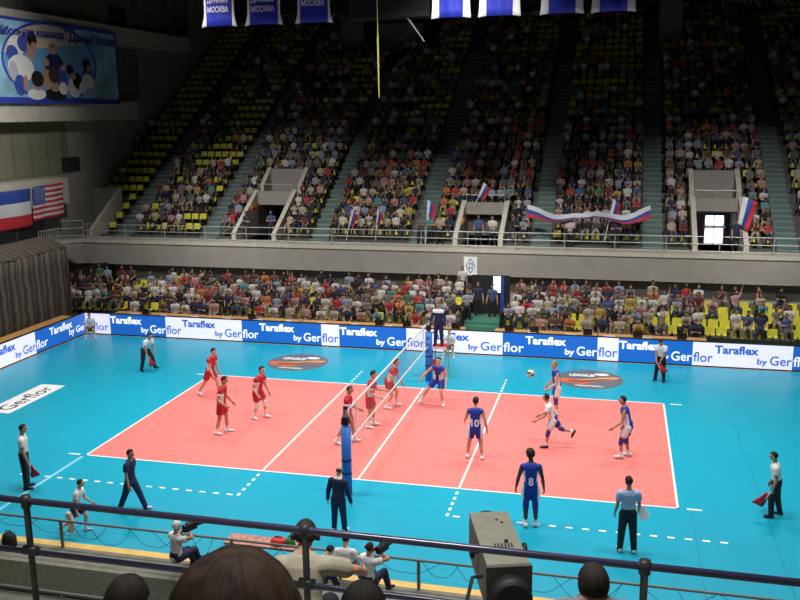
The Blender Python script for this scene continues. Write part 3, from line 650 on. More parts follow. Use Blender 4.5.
for s in (-1, 1):
    p_ = empty('net_post', (0, s*5.5, .01), 0, 'net post in a blue pad on the %s side of the court' % ('near' if s < 0 else 'referee stand'), 'net post', 'padded net posts')
    MB().tube([(0, 0, 0), (0, 0, 2.55)], .05, 12).build('pole', STEEL, p_)
    m = MB().tube([(0, 0, .02), (0, 0, 2.0)], .14, 16); m.build('pad', PADB, p_, True)
    for z in (.62, 1.0): MB().tube([(0, 0, z), (0, 0, z+.06)], .146, 16).build('strap', NAVY, p_)
    MB().box(-.09, .09, -.07, .07, 2.06, 2.28).box(-.12, -.09, -.02, .02, 2.1, 2.24).build('winch', BLACK, p_)
    MB().tube([(0, -.02, 2.5), (0, .02, 2.58)], .07, 10).build('pulley', BLACK, p_)
    for k, ch in enumerate('ЯНИ'): 
        text_on(ch, 'lettering', NAVY, (-.06, -.145, 1.7-.26*k), (1, 0, 0), (0, 0, 1), .12, .16, p_, .02, thick=0) if s > 0 else None
rs = empty('referee_stand', (.30, 6.35, .008), 0, 'ladder stand with platform holding the first referee behind the net post', 'referee stand')
MB().box(-.32, .30, -.3, .32, 1.2, 1.25).build('platform', mat('stand_red', (.6, .06, .05), .5), rs); MB().box(-.33, .31, -.315, -.3, 1.16, 1.26).build('edge', WHITE, rs)
for x in (-.27, .27):
    for y in (-.26, .28): MB().tube([(x*1.1, y*1.2, 0), (x, y, 1.2)], .022).build('leg', STEEL if x > 0 else BLACK, rs)
m = MB()
for z in (.3, .6, .9): m.tube([(-.28, -.29, z), (.28, -.29, z)], .016)
m.build('rung', STEEL, rs)
for x in (-.27, .27): MB().tube([(x, .28, 1.25), (x, .28, 2.1), (x, -.1, 2.1)], .018).build('guard_rail', STEEL, rs)
MB().box(-.30, -.12, -.34, -.31, .25, .75).build('pad', REDF, rs)
human('first referee in navy jacket standing on the ladder stand over the net', (.22, 6.4, 1.26), -95, 1.80, dict(lean=2, hipl=(3, 4, 3), hipr=(3, 4, 3), arml=(6, 14, 18), armr=(8, 20, 30)), dict(top=('long', NAVY, WHJ), bottom=('trousers', NAVY, None), shoes=DSHOE, pattern='yoke'), SKINT, ('crop', HAIRB))
bl = empty('volleyball', (4.84, -3.2, 3.15), 0, 'yellow, white and blue volleyball in flight above the court', 'ball')
bm = bmesh.new(); bmesh.ops.create_uvsphere(bm, u_segments=24, v_segments=16, radius=.115); me = bpy.data.meshes.new('ball'); bm.to_mesh(me); bm.free()
paint(me, [mat('ball_yellow', (.85, .62, .12), .4), mat('ball_white', (.9, .88, .85), .4), mat('ball_blue', (.06, .09, .35), .4)], lambda c: (int((c.z+.115)/.066) + (1 if c.x > .03 else 0)) % 3)
me.polygons.foreach_set('use_smooth', [True]*len(me.polygons)); o = bpy.data.objects.new('shell', me); COL.objects.link(o); o.parent = bl

# ------------------------------------------------------------------ banners, flags, curtain, scoreboards
def cloth(pts_fn, nu, nv, name, mats, parent, mi=None, th=.01):
    v = [pts_fn(i/nu, j/nv) for i in range(nu+1) for j in range(nv+1)]
    m = MB()
    m.add(v, [(i*(nv+1)+j, (i+1)*(nv+1)+j, (i+1)*(nv+1)+j+1, i*(nv+1)+j+1) for i in range(nu) for j in range(nv)])
    if mi: m.mi = [mi((i+.5)/nu, (j+.5)/nv) for i in range(nu) for j in range(nv)]
    o = m.build(name, mats, parent, True, recalc=False); sd = o.modifiers.new('s', 'SOLIDIFY'); sd.thickness = th; sd.offset = 0; return o
FW, FB, FR = mat('flag_white', (.60, .62, .66), .7), mat('flag_blue', (.03, .07, .32), .7), mat('flag_red', (.50, .03, .045), .7)
f1 = empty('striped_flag', (-24.82, 9.0, 4.52), 0, 'blue white and red flag hanging from the lowest gallery beam', 'flag')
cloth(lambda u, v: Vector((.05*math.sin(u*17)+.04*math.sin(u*7+v*5)+.04, u*6.35+.15*v, v*2.1)), 48, 12, 'cloth', [FR, FW, FB], f1, lambda u, v: min(2, int(v*3)), .02)
f2 = empty('striped_flag', (-24.94, 15.6, 4.75), 0, 'starred red and white striped flag beside the larger tricolour on the beam', 'flag')
cloth(lambda u, v: Vector((.06*math.sin(u*10+v*2)+.04, u*2.95+.1*v, v*1.9+.05*u)), 36, 26, 'cloth', [FR, FW, FB], f2, lambda u, v: 2 if (u < .42 and v > 6/13) else (0 if int(v*13) % 2 == 0 else 1), .02)
m = MB()
for r_ in range(7):
    for c_ in range(5 if r_ % 2 == 0 else 4):
        cy, cz = .16+.23*c_+(.115 if r_ % 2 else 0), 1.05+.125*r_; P5 = []
        for k in range(10):
            rr = .055 if k % 2 == 0 else .024; P5.append((.16, cy+rr*math.sin(k*math.pi/5), cz+rr*math.cos(k*math.pi/5)))
        m.prism(P5, (.008, 0, 0))
m.build('stars', FW, f2)
sbd = empty('score_display', (-24.9, 4, 3.3), 0, 'dark display panel under the blue white and red flag', 'display')
MB().box(-.3, 0, 0, 12.5, 0, 1.5).build('casing', BLACK, sbd)
m = MB()
for y in (2.5, 5, 7.5, 10): m.box(0, .02, y, y+.06, .05, 1.45)
m.build('seam', DKWALL, sbd); MB().box(-.3, .03, 12.5, 12.62, 0, 1.5).build('edge_trim', NAVY, sbd)
gr_ = empty('grey_railing', (-23.2, 13.6, 3.2), 0, 'grey barred railing between the curtain top and the balcony corner', 'railing')
for k in range(9): MB().tube([(0, .22*k, 0), (0, .22*k, 1.25)], .02).build('bar', STEEL, gr_)
MB().tube([(0, 0, 1.25), (0, 1.76, 1.25)], .025).build('top_rail', STEEL, gr_)
gr_ = empty('grey_railing', (-25.6, 15.9, 3.2), 0, 'grey railing of long bars running from the curtain to the balcony corner', 'railing')
for z in (.3, .75, 1.2): MB().tube([(0, 0, z), (0.2, 2.6, z), (1.4, 3.3, z)], .025).build('bar', STEEL, gr_)
for p in ((.0, 0.02), (.2, 2.6), (1.4, 3.3)): MB().tube([(p[0], p[1], 0), (p[0], p[1], 1.2)], .025).build('post', STEEL, gr_)
# curtain
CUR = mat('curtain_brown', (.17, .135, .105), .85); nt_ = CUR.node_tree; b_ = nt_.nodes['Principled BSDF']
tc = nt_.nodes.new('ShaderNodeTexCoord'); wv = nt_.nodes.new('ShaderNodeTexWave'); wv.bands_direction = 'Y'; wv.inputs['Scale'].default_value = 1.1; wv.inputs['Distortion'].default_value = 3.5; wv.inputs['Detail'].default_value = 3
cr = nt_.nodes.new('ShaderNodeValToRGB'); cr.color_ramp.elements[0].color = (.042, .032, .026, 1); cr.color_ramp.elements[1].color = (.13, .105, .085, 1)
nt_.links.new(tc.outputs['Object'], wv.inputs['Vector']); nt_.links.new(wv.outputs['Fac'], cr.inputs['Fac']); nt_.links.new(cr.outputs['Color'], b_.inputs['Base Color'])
cu_ = empty('stage_curtain', (-19.7, -8, .05), 0, 'brown pleated curtain hanging behind the empty timber table', 'curtain')
def cpt(u, v):
    y = 18.9*u; am = .11*(1.15-.5*v)
    return Vector((am*math.sin(y*7.3)+.05*math.sin(y*2.9), y+.03*math.sin(y*11), 4.05*v))
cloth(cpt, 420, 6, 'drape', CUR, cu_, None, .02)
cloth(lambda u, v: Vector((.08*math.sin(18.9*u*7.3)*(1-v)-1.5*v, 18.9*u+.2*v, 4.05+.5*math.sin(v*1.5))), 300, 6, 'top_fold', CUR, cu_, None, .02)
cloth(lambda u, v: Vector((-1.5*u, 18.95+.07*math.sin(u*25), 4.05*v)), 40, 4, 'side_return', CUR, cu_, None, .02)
m = MB()
for k in range(6): m.box(-1.3, -.15, 1+3.4*k, 1.1+3.4*k, 0, 4.0)
m.build('support_frame', BLACK, cu_)
# painted banner on the second gallery
bn = empty('painted_banner', (-24.75, 7.5, 11.25), 0, 'wide blue banner with an oval team picture hanging on the upper gallery', 'banner')
BW, BH = 17.85, 4.5
SKYP = mat('banner_sky', (.26, .50, .66), .6, .5, .55)
MB().box(-.08, 0, 0, BW, 0, BH).build('sheet', SKYP, bn)
DB = mat('banner_blue', (.03, .06, .42), .6)
MB().box(0, .02, 0, BW, 0, .32).box(0, .02, 0, BW, BH-.16, BH).box(0, .02, BW-.14, BW, 0, BH).build('border', DB, bn)
cy, cz, ry, rz = 10.95, 2.28, 4.35, 2.15
def ell_poly(cy, cz, ry, rz, x, n=40, a0=0, a1=360): return [(x, cy+ry*math.cos(R(a0+(a1-a0)*k/n)), cz+rz*math.sin(R(a0+(a1-a0)*k/n))) for k in range(n)]
pic = MB().add(ell_poly(cy, cz, ry, rz, .012), [tuple(range(40))]).build('picture', mat('picture_floor', (.14, .36, .62), .6), bn, recalc=False)
o_ = ell_poly(cy, cz, ry, rz, .012); top_ = [p for p in o_ if p[2] > cz+.55+.12*(p[1]-cy)]; top_.sort(key=lambda p: -math.atan2(p[2]-cz, p[1]-cy) % 6.283)
MB().add([(.018, p[1], p[2]) for p in top_], [tuple(range(len(top_)))]).build('picture_wall', mat('picture_cream', (.62, .55, .42), .6, .15, 1), pic, recalc=False)
rg = MB(); a_ = ell_poly(cy, cz, ry+.07, rz+.07, .03); b_2 = ell_poly(cy, cz, ry-.07, rz-.07, .03)
rg.add(a_+b_2, [(k, (k+1) % 40, 40+(k+1) % 40, 40+k) for k in range(40)]); rg.build('ring', DB, bn, recalc=False)
pw, pn_, pk, ph = WHJ, mat('print_blue', (.05, .10, .42), .6), mat('print_skin', (.50, .27, .18), .6), HAIRD
def blob(y, z, a, b, x, m, nm='figure'): return MB().add(ell_poly(y, z, a, b, x, 18), [tuple(range(18))]).build(nm, m, pic, recalc=False)
def bl4(px, py, a, b, lv, m):
    blob(10.95+(px-207)*.02417, 2.28-(py-250)*.01387, a*.02417, b*.01387, .022+.0006*lv, m)
navp = mat('print_navy', (.02, .025, .09), .6); grp = mat('print_grey', (.5, .52, .58), .6)
for lv, q in enumerate(((80, 195, 30, 38, pw), (108, 185, 26, 34, pn_), (62, 225, 20, 30, pn_), (128, 205, 14, 40, pk), (136, 165, 17, 30, ph), (140, 190, 10, 15, pk), (88, 280, 46, 52, pw), (60, 300, 16, 46, grp), (80, 345, 20, 40, pn_), (100, 340, 9, 34, pk),
        (212, 262, 38, 52, navp), (236, 320, 24, 52, pn_), (188, 290, 22, 12, pk), (210, 196, 15, 22, pk), (209, 183, 13, 10, HAIRF), (181, 250, 11, 16, pk), (246, 268, 12, 12, pk), (178, 320, 12, 44, pk), (208, 378, 44, 26, BLKC), (208, 352, 16, 14, pk), (206, 340, 14, 22, pk), (206, 300, 21, 32, HAIRB),
        (136, 378, 34, 22, pw), (140, 350, 14, 14, pk), (143, 318, 23, 32, ph), (240, 352, 18, 26, pw), (288, 345, 28, 44, pw), (300, 318, 20, 34, ph), (272, 275, 15, 22, ph), (283, 300, 12, 16, pk), (346, 290, 24, 30, pn_), (345, 318, 26, 34, pw), (322, 345, 16, 26, pw), (344, 246, 17, 25, ph), (352, 262, 9, 14, pk))):
    bl4(*q[:4], lv, q[4])
text_on('9', 'lettering', navp, (.048, 10.95+(290-207)*.02417, 2.28-(362-250)*.01387), (0, 1, 0), (0, 0, 1), .25, .35, pic)
TXB = mat('banner_text', (.05, .05, .36), .6)
text_on('волейбольная команда', 'lettering', TXB, (.05, 5.2, 3.42), (0, 1, .022), (0, 0, 1), 7.0, .56, bn, .035)
text_on('"Д', 'lettering', TXB, (.05, 12.3, 3.42), (0, 1, 0), (0, 0, 1), 1.1, .98, bn, .035)
text_on('инамо" Москва', 'lettering', TXB, (.05, 13.45, 3.55), (0, 1, .01), (0, 0, 1), 4.15, .56, bn, .035)
sp_ = empty('loudspeaker', (-25.3, 13.9, 16.2), 0, 'dark loudspeaker standing on the top gallery beam above the banner', 'speaker')
MB().prism([(-.2, 0, 0), (.25, 0, 0), (.4, 0, 1.0), (-.1, 0, 1.0)], (0, .75, 0)).build('cabinet', BLACK, sp_); MB().tube([(.38, .37, .65), (.42, .37, .66)], .25, 14).build('cone', DKWALL, sp_)
sp_ = empty('spotlight', (-25.2, 35.3, 16.2), 0, 'small dark spotlight at the far tip of the top gallery beam', 'spotlight')
MB().tube([(0, -.3, .5), (.1, .4, .45)], .28, 12).build('housing', BLACK, sp_); MB().box(-.05, .05, -.05, .05, 0, .35).build('bracket', BLACK, sp_)
# hanging jerseys
JB = mat('jersey_banner_blue', (.02, .035, .42), .6)
JX = [(-12.17, -10.41), (-10.0, -8.14), (-7.55, -5.74), (-1.22, .55), (.86, 2.71), (3.52, 5.36), (5.64, 7.48)]
JL = ['nearest the left wall', 'second from the left wall', 'third from the left wall', 'just beyond the black hanging box', 'second beyond the black hanging box', 'third beyond the black hanging box', 'last beyond the black hanging box']
for k, (a, b) in enumerate(JX):
    wd = b-a; r_ = empty('jersey_banner', (a, 12, 14.55), 0, 'blue hanging jersey banner with white sides, '+JL[k], 'banner', 'hanging jersey banners')
    fl = .22 if k < 3 else .08; sw = .24 if k < 3 else .36
    cloth(lambda u, v: Vector((sw+u*(wd-2*sw), .05*math.sin(u*9+v*3), v*2.6)), 12, 8, 'body', JB, r_)
    cloth(lambda u, v: Vector((fl*v**.35+u*(sw-fl*v**.35*0-0) if False else u*sw+fl*min(1, v*5)*(1-u)*.6, .05*math.sin(v*3)-.0, v*2.6-.05*(1-u))), 4, 12, 'side_panel', WHJ, r_)
    cloth(lambda u, v: Vector((wd-u*sw-fl*min(1, v*5)*(1-u)*.6, .05*math.sin(v*3), v*2.6-.05*(1-u))), 4, 12, 'side_panel', WHJ, r_)
    if k < 3:
        z0 = (.60, .55, .72)[k]
        text_on('ДИНАМО', 'lettering', WHJ, (sw+.12, -.08, z0+.38), (1, 0, 0), (0, 0, 1), wd-2*sw-.24, .27, r_, .02)
        text_on('МОСКВА', 'lettering', WHJ, (sw+.12, -.08, z0), (1, 0, 0), (0, 0, 1), wd-2*sw-.24, .27, r_, .02)
    for x in (sw, wd-sw): MB().tube([(x, 0, 2.6), (x, 0, 9.45)], .012).build('cord', DKWALL, r_)
hb = empty('hanging_scoreboard', (-3.6, 14.6, 14.85), 0, 'black box hanging above the stand between the two groups of jersey banners', 'scoreboard')
MB().box(-2.0, 1.9, -.6, .6, 0, 2.2).build('casing', BLACK, hb); MB().box(-1.8, 1.7, -.63, -.6, .3, 1.9).build('screen', DARK, hb)
for x in (-1.5, 1.4): MB().tube([(x, 0, 2.2), (x, 0, 9.15)], .03).build('cable', BLACK, hb)
ro = empty('hanging_rope', (-3.66, 12.0, 11.17), 0, 'thin yellowish rope hanging in front of the dark upper seats', 'rope')
MB().tube([(0, 0, 12.8), (0, 0, 4), (0, 0, 2.9), (0, 0, 2.6), (.02, 0, 0)], [.012, .015, .02, .05, .02]).build('cord', mat('rope_yellow', (.62, .52, .2), .8), ro)
stc = empty('hanging_streamer', (-2.9, 14.15, 14.87), 0, 'thin pale streamer slanting below the black hanging box', 'streamer')
cloth(lambda u, v: Vector((.9*u+.05*math.sin(v*5), .1*v, -1.15*u+.3*v*(1-u))), 10, 4, 'cloth', mat('pale_cloth', (.4, .4, .38), .8), stc)
# emblem on the fascia
em = empty('emblem_panel', (-.57, 18.99, 2.36), 0, 'white panel with a blue diamond and letter D on the balcony front', 'sign')
MB().box(-.36, .36, -.03, 0, -.5, .5).build('panel', WHITE, em)
E_ = mat('emblem_blue', (.02, .12, .30), .5); d0 = [(0, .44), (.26, 0), (0, -.44), (-.26, 0)]
MB().add([(x*k, -.036, z*k) for k in (1, .82) for x, z in d0], [(i, (i+1) % 4, 4+(i+1) % 4, 4+i) for i in range(4)]).build('diamond', E_, em, recalc=False)
text_on('D', 'letter', E_, (-.10, -.036, -.17), (1, 0, 0), (0, 0, 1), .22, .34, em, .015, .25)

# flags among the far crowd
bf = empty('tricolour_banner', (2.3, 20.15, 4.6), 0, 'long white blue and red banner held up across the front rows', 'flag')
def bpt(u, v):
    sag = -.42*math.sin(min(1, u/.55)*math.pi)*.6-.25*math.sin(max(0, (u-.55)/.45)*math.pi)+.1*math.sin(u*21)*.5
    return Vector((6.4*u, .12*math.sin(u*14+v), .48+sag+(.72-.42*math.sin(u*math.pi))*(v-.3)))
cloth(bpt, 120, 30, 'cloth', [FR, FB, FW], bf, lambda u, v: 2 if v > .66-.36*math.sin(u*math.pi) else (1 if v > .33-.25*math.sin(u*math.pi) else 0))
for lab, p, d, sz in (('white tipped flag on a pole waved by the middle stair aisle', (-3.35, 20.3, 3.3), (.15, .05, 2.45), (.5, 1.3)), ('tricolour flag on a tilted pole above the long banner', (6.4, 20.5, 3.6), (.4, .1, 2.3), (.45, 1.3)),
        ('large blue and red flag draped on the parapet of the glowing doorway', (13.0, 20.6, 4.1), (.3, .1, 2.0), (.75, 1.7)), ('furled tricolour flag held near the stair opening with the orange sign', (-8.0, 20.4, 3.4), (.35, .1, 1.75), (.35, 1.0)),
        ('tricolour flag over the top of the stair opening above the emblem', (-.9, 22.4, 5.3), (.5, .1, 1.25), (.4, .9)), ('flag on a straight pole amid the front rows beside the middle block', (-6.3, 20.5, 3.5), (.15, .1, 1.7), (.3, .8))):
    fr_ = empty('waved_flag', p, 0, lab, 'flag', 'small flags in the far crowd'); d = Vector(d)
    MB().tube([(0, 0, 0), d], .02).build('pole', WHJ, fr_)
    cloth(lambda u, v: d*(1-v*sz[1]/d.length*.9)+Vector((-.02+sz[0]*u*(1-.3*v), .07*math.sin(7*u+4*v), -.3*u)), 9, 10, 'cloth', [FW, FB, FR], fr_, lambda u, v: min(2, int(u*3)))

# ------------------------------------------------------------------ seats and the crowd
SHIRTS = [('white', (.50, .49, .47), 22), ('cream', (.36, .31, .24), 14), ('pale blue', (.22, .27, .36), 9), ('blue', (.05, .08, .18), 5), ('navy', (.022, .026, .06), 10), ('black', (.014, .014, .015), 20), ('grey', (.13, .128, .125), 10),
          ('brown', (.10, .06, .04), 11), ('red', (.34, .035, .035), 8), ('maroon', (.12, .022, .028), 6), ('orange', (.42, .13, .045), 3), ('yellow', (.40, .28, .06), 3), ('pink', (.38, .20, .20), 7), ('green', (.05, .13, .07), 3), ('turquoise', (.07, .22, .23), 2)]
SH = [mat('shirt_'+n.replace(' ', '_'), c, .8) for n, c, _ in SHIRTS]; SHW = [q for _, _, q in SHIRTS]
SK = [mat('crowd_skin_'+str(k), c, .6) for k, c in enumerate(((.46, .25, .17), (.38, .20, .13), (.28, .14, .09)))]
HR = [HAIRD, HAIRB, mat('crowd_hair_tan', (.13, .08, .045), .6)]
TRO = [BLKC, mat('crowd_denim', (.045, .06, .11), .8), mat('crowd_beige', (.30, .26, .19), .8), mat('crowd_grey', (.10, .10, .11), .8), NAVY]
def crowd_figure(pose, H, ratio, voxel, hair='short'):
    """one seated or standing onlooker as a single surface; slots: skin, hair, shirt, trousers"""
    J = pose_joints(H, pose); J['curll'] = J['curlr'] = 25
    groups = []
    for part in ('head', 'arms', 'legs'): groups.append((0, body_prims(J, H, None, False, part)))
    h = J['HC']; hb_ = MB(); hb_.ell(h+J['Rh']@Vector((0, -.016, .022))*H, .050*H, .054*H, .056*H, J['Rh'])
    if hair == 'long': hb_.cap(h+Vector((0, -.03*H, 0)), h+Vector((0, -.045*H, -.09*H)), .042*H, .034*H)
    groups.append((1, hb_)); groups.append((2, top_prims(J, H, 'tee', .006))); groups.append((3, bottom_prims(J, H, 'trousers', .006)))
    allm = MB()
    for g_, m in groups: allm.add(m.v, m.f)
    trees = [(g_, BVHTree.FromPolygons(m.v, m.f)) for g_, m in groups]
    me = remesh(allm, voxel, ratio)
    bm = bmesh.new(); bm.from_mesh(me); bmesh.ops.triangulate(bm, faces=bm.faces); bm.to_mesh(me); bm.free()
    idx = []
    for p in me.polygons:
        best = min(((t_.find_nearest(p.center)[3]-(.012 if g_ >= 2 else .006 if g_ == 1 else 0)), g_) for g_, t_ in trees); idx.append(best[1])
    me.polygons.foreach_set('material_index', idx)
    for k, mm in enumerate((SK[0], HR[0], SH[0], TRO[0])): me.materials.append(mm)
    return me
B_ = dict(polel=(-.25, -.4, -.8), poler=(.25, -.4, -.8), hipl=(84, 8, 88), hipr=(84, 8, 88), ground=-.285+.52-.235)
SP = [dict(B_, lean=8, handl=(-.07, .2, .56), handr=(.07, .2, .56)), dict(B_, lean=18, handl=(-.03, .2, .66), handr=(.03, .2, .66)), dict(B_, lean=-4, handl=(-.10, .12, .58), handr=(.10, .12, .58), hyaw=20),
      dict(B_, lean=4, handl=(-.05, .12, .84), handr=(.05, .12, .84)), dict(B_, lean=26, handl=(-.06, .3, .62), handr=(.06, .3, .62), hpitch=-10), dict(B_, lean=0, handl=(-.05, .13, .68), handr=(.06, .14, .67), hyaw=-25),
      dict(B_, lean=2, handl=(-.16, .06, 1.12), handr=(.07, .2, .58)), dict(B_, lean=10, handl=(-.08, .2, .55), handr=(.02, .15, .72), hyaw=-15)]
FIG = [crowd_figure(p, 1.72, .5, .026, 'long' if k in (2, 5, 7) else 'short') for k, p in enumerate(SP)]
FIGL = [crowd_figure(p, 1.72, .16, .034, 'long' if k in (2, 5, 7) else 'short') for k, p in enumerate(SP)]
STD = [crowd_figure(dict(lean=3, hipl=(3, 4, 3), hipr=(3, 5, 3), handl=(-.05, .12, .66), handr=(.06, .13, .65)), 1.74, .5, .026), crowd_figure(dict(lean=2, hipl=(3, 4, 3), hipr=(3, 5, 3)), 1.76, .5, .026)]
SEATZ = .42-.03

def seat_mb():
    m = MB(); v = []
    for i in range(6):
        u = i/5-.5
        for (y, z) in ((-.20, .43), (-.02, .405), (.16, .43), (.19, .56), (.215, .72)):
            v.append((u*.43, y-.05*(1-abs(2*u)**2)*(-1 if z > .5 else 0)*-1*.4, z-(.02*(1-(2*u)**2) if z < .5 else -.02*(1-(2*u)**2))))
    f = [(i*5+j, (i+1)*5+j, (i+1)*5+j+1, i*5+j+1) for i in range(5) for j in range(4)]
    n = len(v); m.add(v+[(a, b+.012 if c > .5 else b, c-.02 if c < .5 else c) for a, b, c in v], f+[tuple(q+n for q in g)[::-1] for g in f])
    return m
# one seat with parts, copied
def make_seat():
    r_ = empty('stand_seat', (0, 0, 0), 0, 'empty yellow plastic seat', 'seat', 'empty yellow seats in the far stand')
    seat_mb().build('shell', SEATY, r_, recalc=False); MB().box(-.05, .05, -.05, .12, 0, .41).build('bracket', BLACK, r_)
    return r_
ORD = ['first', 'second', 'third', 'fourth', 'fifth', 'sixth', 'seventh', 'eighth', 'ninth', 'tenth', 'eleventh', 'twelfth', 'thirteenth', 'fourteenth', 'fifteenth', 'sixteenth', 'seventeenth', 'eighteenth', 'nineteenth', 'twentieth',
       'twenty-first', 'twenty-second', 'twenty-third', 'twenty-fourth', 'twenty-fifth', 'twenty-sixth', 'twenty-seventh', 'twenty-eighth', 'twenty-ninth', 'thirtieth', 'thirty-first', 'thirty-second', 'thirty-third', 'thirty-fourth', 'thirty-fifth', 'thirty-sixth', 'thirty-seventh', 'thirty-eighth', 'thirty-ninth', 'fortieth']
RNAME = ['front row', 'second row', 'third row', 'fourth row', 'back row']
rnd = random.Random(11)
spots = []                                                  # (x, y, z, seated?, row name, empty?)
for i in range(5):
    x = -21.6 if i == 0 else -21.9
    while x < 20.2:
        y = LY+.1+LDY*i
        if not (-.38 < x < 2.12):
            pe = .08
            if x < -18 and i > 1: pe = .55
            elif 9.3 < x: pe = .55 if i != 0 else .45
            if x > 9.5 and x < 11.4 and i < 3: pe = .85
            if i == 4: pe = max(pe, .22)
            spots.append((x+rnd.uniform(-.03, .03), y, LZ[i], i, rnd.random() < pe))
        x += .53
proto = make_seat(); first = True; people = []; cnt = {}
n_seat = 0
for x, y, z, i, e in spots:
    if e:
        o = proto if first else dup(proto); first = False
        o.location = (x, y, z); k = cnt[(i, 'e')] = cnt.get((i, 'e'), 0)+1; n_seat += 1
        o['label'] = '%s empty yellow seat from the curtain end in the %s of the lower stand' % (ORD[k-1], RNAME[i])
    else: people.append((x, y, z, i))
# upper tier cells
cells = []
for i in range(NR):
    segs = []
    for a, b in spans(i):
        x = a
        for c in AIS:
            if a < c < b: segs.append((x, c-AW)); x = c+AW
        segs.append((x, b))
    for a, b in segs:
        n = int((b-a-.02)/.525)
        if n < 1: continue
        off = (b-a-n*.525)/2+.2625; run0 = rnd.randrange(max(1, n)); runl = rnd.randrange(3, 12)
        for k in range(n):
            x = a+off+.525*k; pe = .05
            if x < -22.8: pe = .93 if i > 2 else .6
            elif x < -16.7: pe = .3 if i < 7 else (.9 if run0 <= k < run0+runl else .35)
            elif x > 16: pe = .10
            if i >= 12: pe = max(pe, .95 if run0 <= k < run0+runl and rnd.random() < .95 and (i+run0) % 3 != 0 else .16)
            elif i >= 7 and run0 <= k < run0+3 and (i*7+run0) % 4 == 0: pe = .9
            if i >= 20: pe = max(pe, .45)
            if i >= 23 and any(abs(x-ex) < ew/2+.4 for ex, ew in ((-13.6, 1.8), (10.2, 1.6), (-9.9, 3.6), (-11.2, 7.2))): continue
            cells.append((x, rowY(i)+.5, rowZ(i), i, rnd.random() < pe))
ne = 0; far_seats = []; cnt2 = {}
for x, y, z, i, e in cells:
    if e:
        if n_seat < 300 and i < 14 and x < 17:
            n_seat += 1; o = dup(proto); o.location = (x, y-.05, z); o['group'] = 'empty yellow seats in the upper tier'
            k = cnt2[i] = cnt2.get(i, 0)+1
            o['label'] = '%s empty yellow seat from the wall end in the %s row of the upper tier' % (ORD[k-1], ORD[i]); continue
    far_seats.append((x, y-.05, z, 1.0 if e else .6))
def mass(name, verts, tris, mids, mats, label, cat, group=None):
    me = bpy.data.meshes.new(name); nv, nf = len(verts), len(tris)
    me.vertices.add(nv); me.vertices.foreach_set('co', verts.astype(np.float32).ravel())
    k = tris.shape[1]; me.loops.add(nf*k); me.loops.foreach_set('vertex_index', tris.astype(np.int32).ravel())
    me.polygons.add(nf); me.polygons.foreach_set('loop_start', np.arange(0, nf*k, k, dtype=np.int32)); me.polygons.foreach_set('loop_total', np.full(nf, k, np.int32))
    me.polygons.foreach_set('material_index', mids.astype(np.int32)); me.polygons.foreach_set('use_smooth', np.ones(nf, bool)); me.update(calc_edges=True)
    for m in mats: me.materials.append(m)
    o = bpy.data.objects.new(name, me); COL.objects.link(o); return tag(o, label, cat, group, 'stuff')
sv = np.array(seat_mb().v); sf = np.array(seat_mb().f)
far_seats += [(x, y, z, .6) for x, y, z, i in people]
V = np.concatenate([sv*np.array((p[3], p[3]**.5, p[3]**.35))+np.array(p[:3]) for p in far_seats]); F = np.concatenate([sf+len(sv)*k for k in range(len(far_seats))])
mass('rows_of_seats', V, F, np.zeros(len(F)), [SEATY], 'remaining yellow seats filling the far stand beneath and behind the crowd', 'seats')
# distant crowd of the upper tier: one mass
LV = []
for me in FIGL:
    v = np.empty(len(me.vertices)*3, np.float32); me.vertices.foreach_get('co', v); f = np.empty(len(me.polygons)*3, np.int32); me.loops.foreach_get('vertex_index', f)
    mi = np.empty(len(me.polygons), np.int32); me.polygons.foreach_get('material_index', mi); LV.append((v.reshape(-1, 3), f.reshape(-1, 3), mi))
ALL = SK+HR+SH+TRO; oS, oH, oT, oP = 0, 3, 6, 6+len(SH)
Vs, Fs, Ms = [], [], []; nv = 0
def pick_shirt(i):
    return rnd.choices(range(len(SH)), SHW)[0]
front_rows = [c for c in cells if not c[4] and c[3] == 0]
for x, y, z, i, e in cells:
    if e: continue
    v, f, mi = LV[rnd.choices(range(8), (5, 5, 4, 3, 4, 4, 1, 4))[0]]; a = math.pi+rnd.uniform(-.3, .3); sc = rnd.uniform(.86, .98)
    c_, s_ = math.cos(a)*sc, math.sin(a)*sc
    q = np.stack([v[:, 0]*c_-v[:, 1]*s_+x+rnd.uniform(-.05, .05), v[:, 0]*s_+v[:, 1]*c_+y-.02, v[:, 2]*sc+z-.02], 1)
    lut = np.array([oS+rnd.choices((0, 1, 2), (4, 4, 1))[0], oH+rnd.choices((0, 1, 2), (5, 4, 2))[0], oT+pick_shirt(i), oP+rnd.randrange(len(TRO))])
    Vs.append(q); Fs.append(f+nv); Ms.append(lut[mi]); nv += len(v)
mass('crowd', np.concatenate(Vs), np.concatenate(Fs), np.concatenate(Ms), ALL, 'dense seated crowd filling the dim upper tier of the far stand', 'crowd')
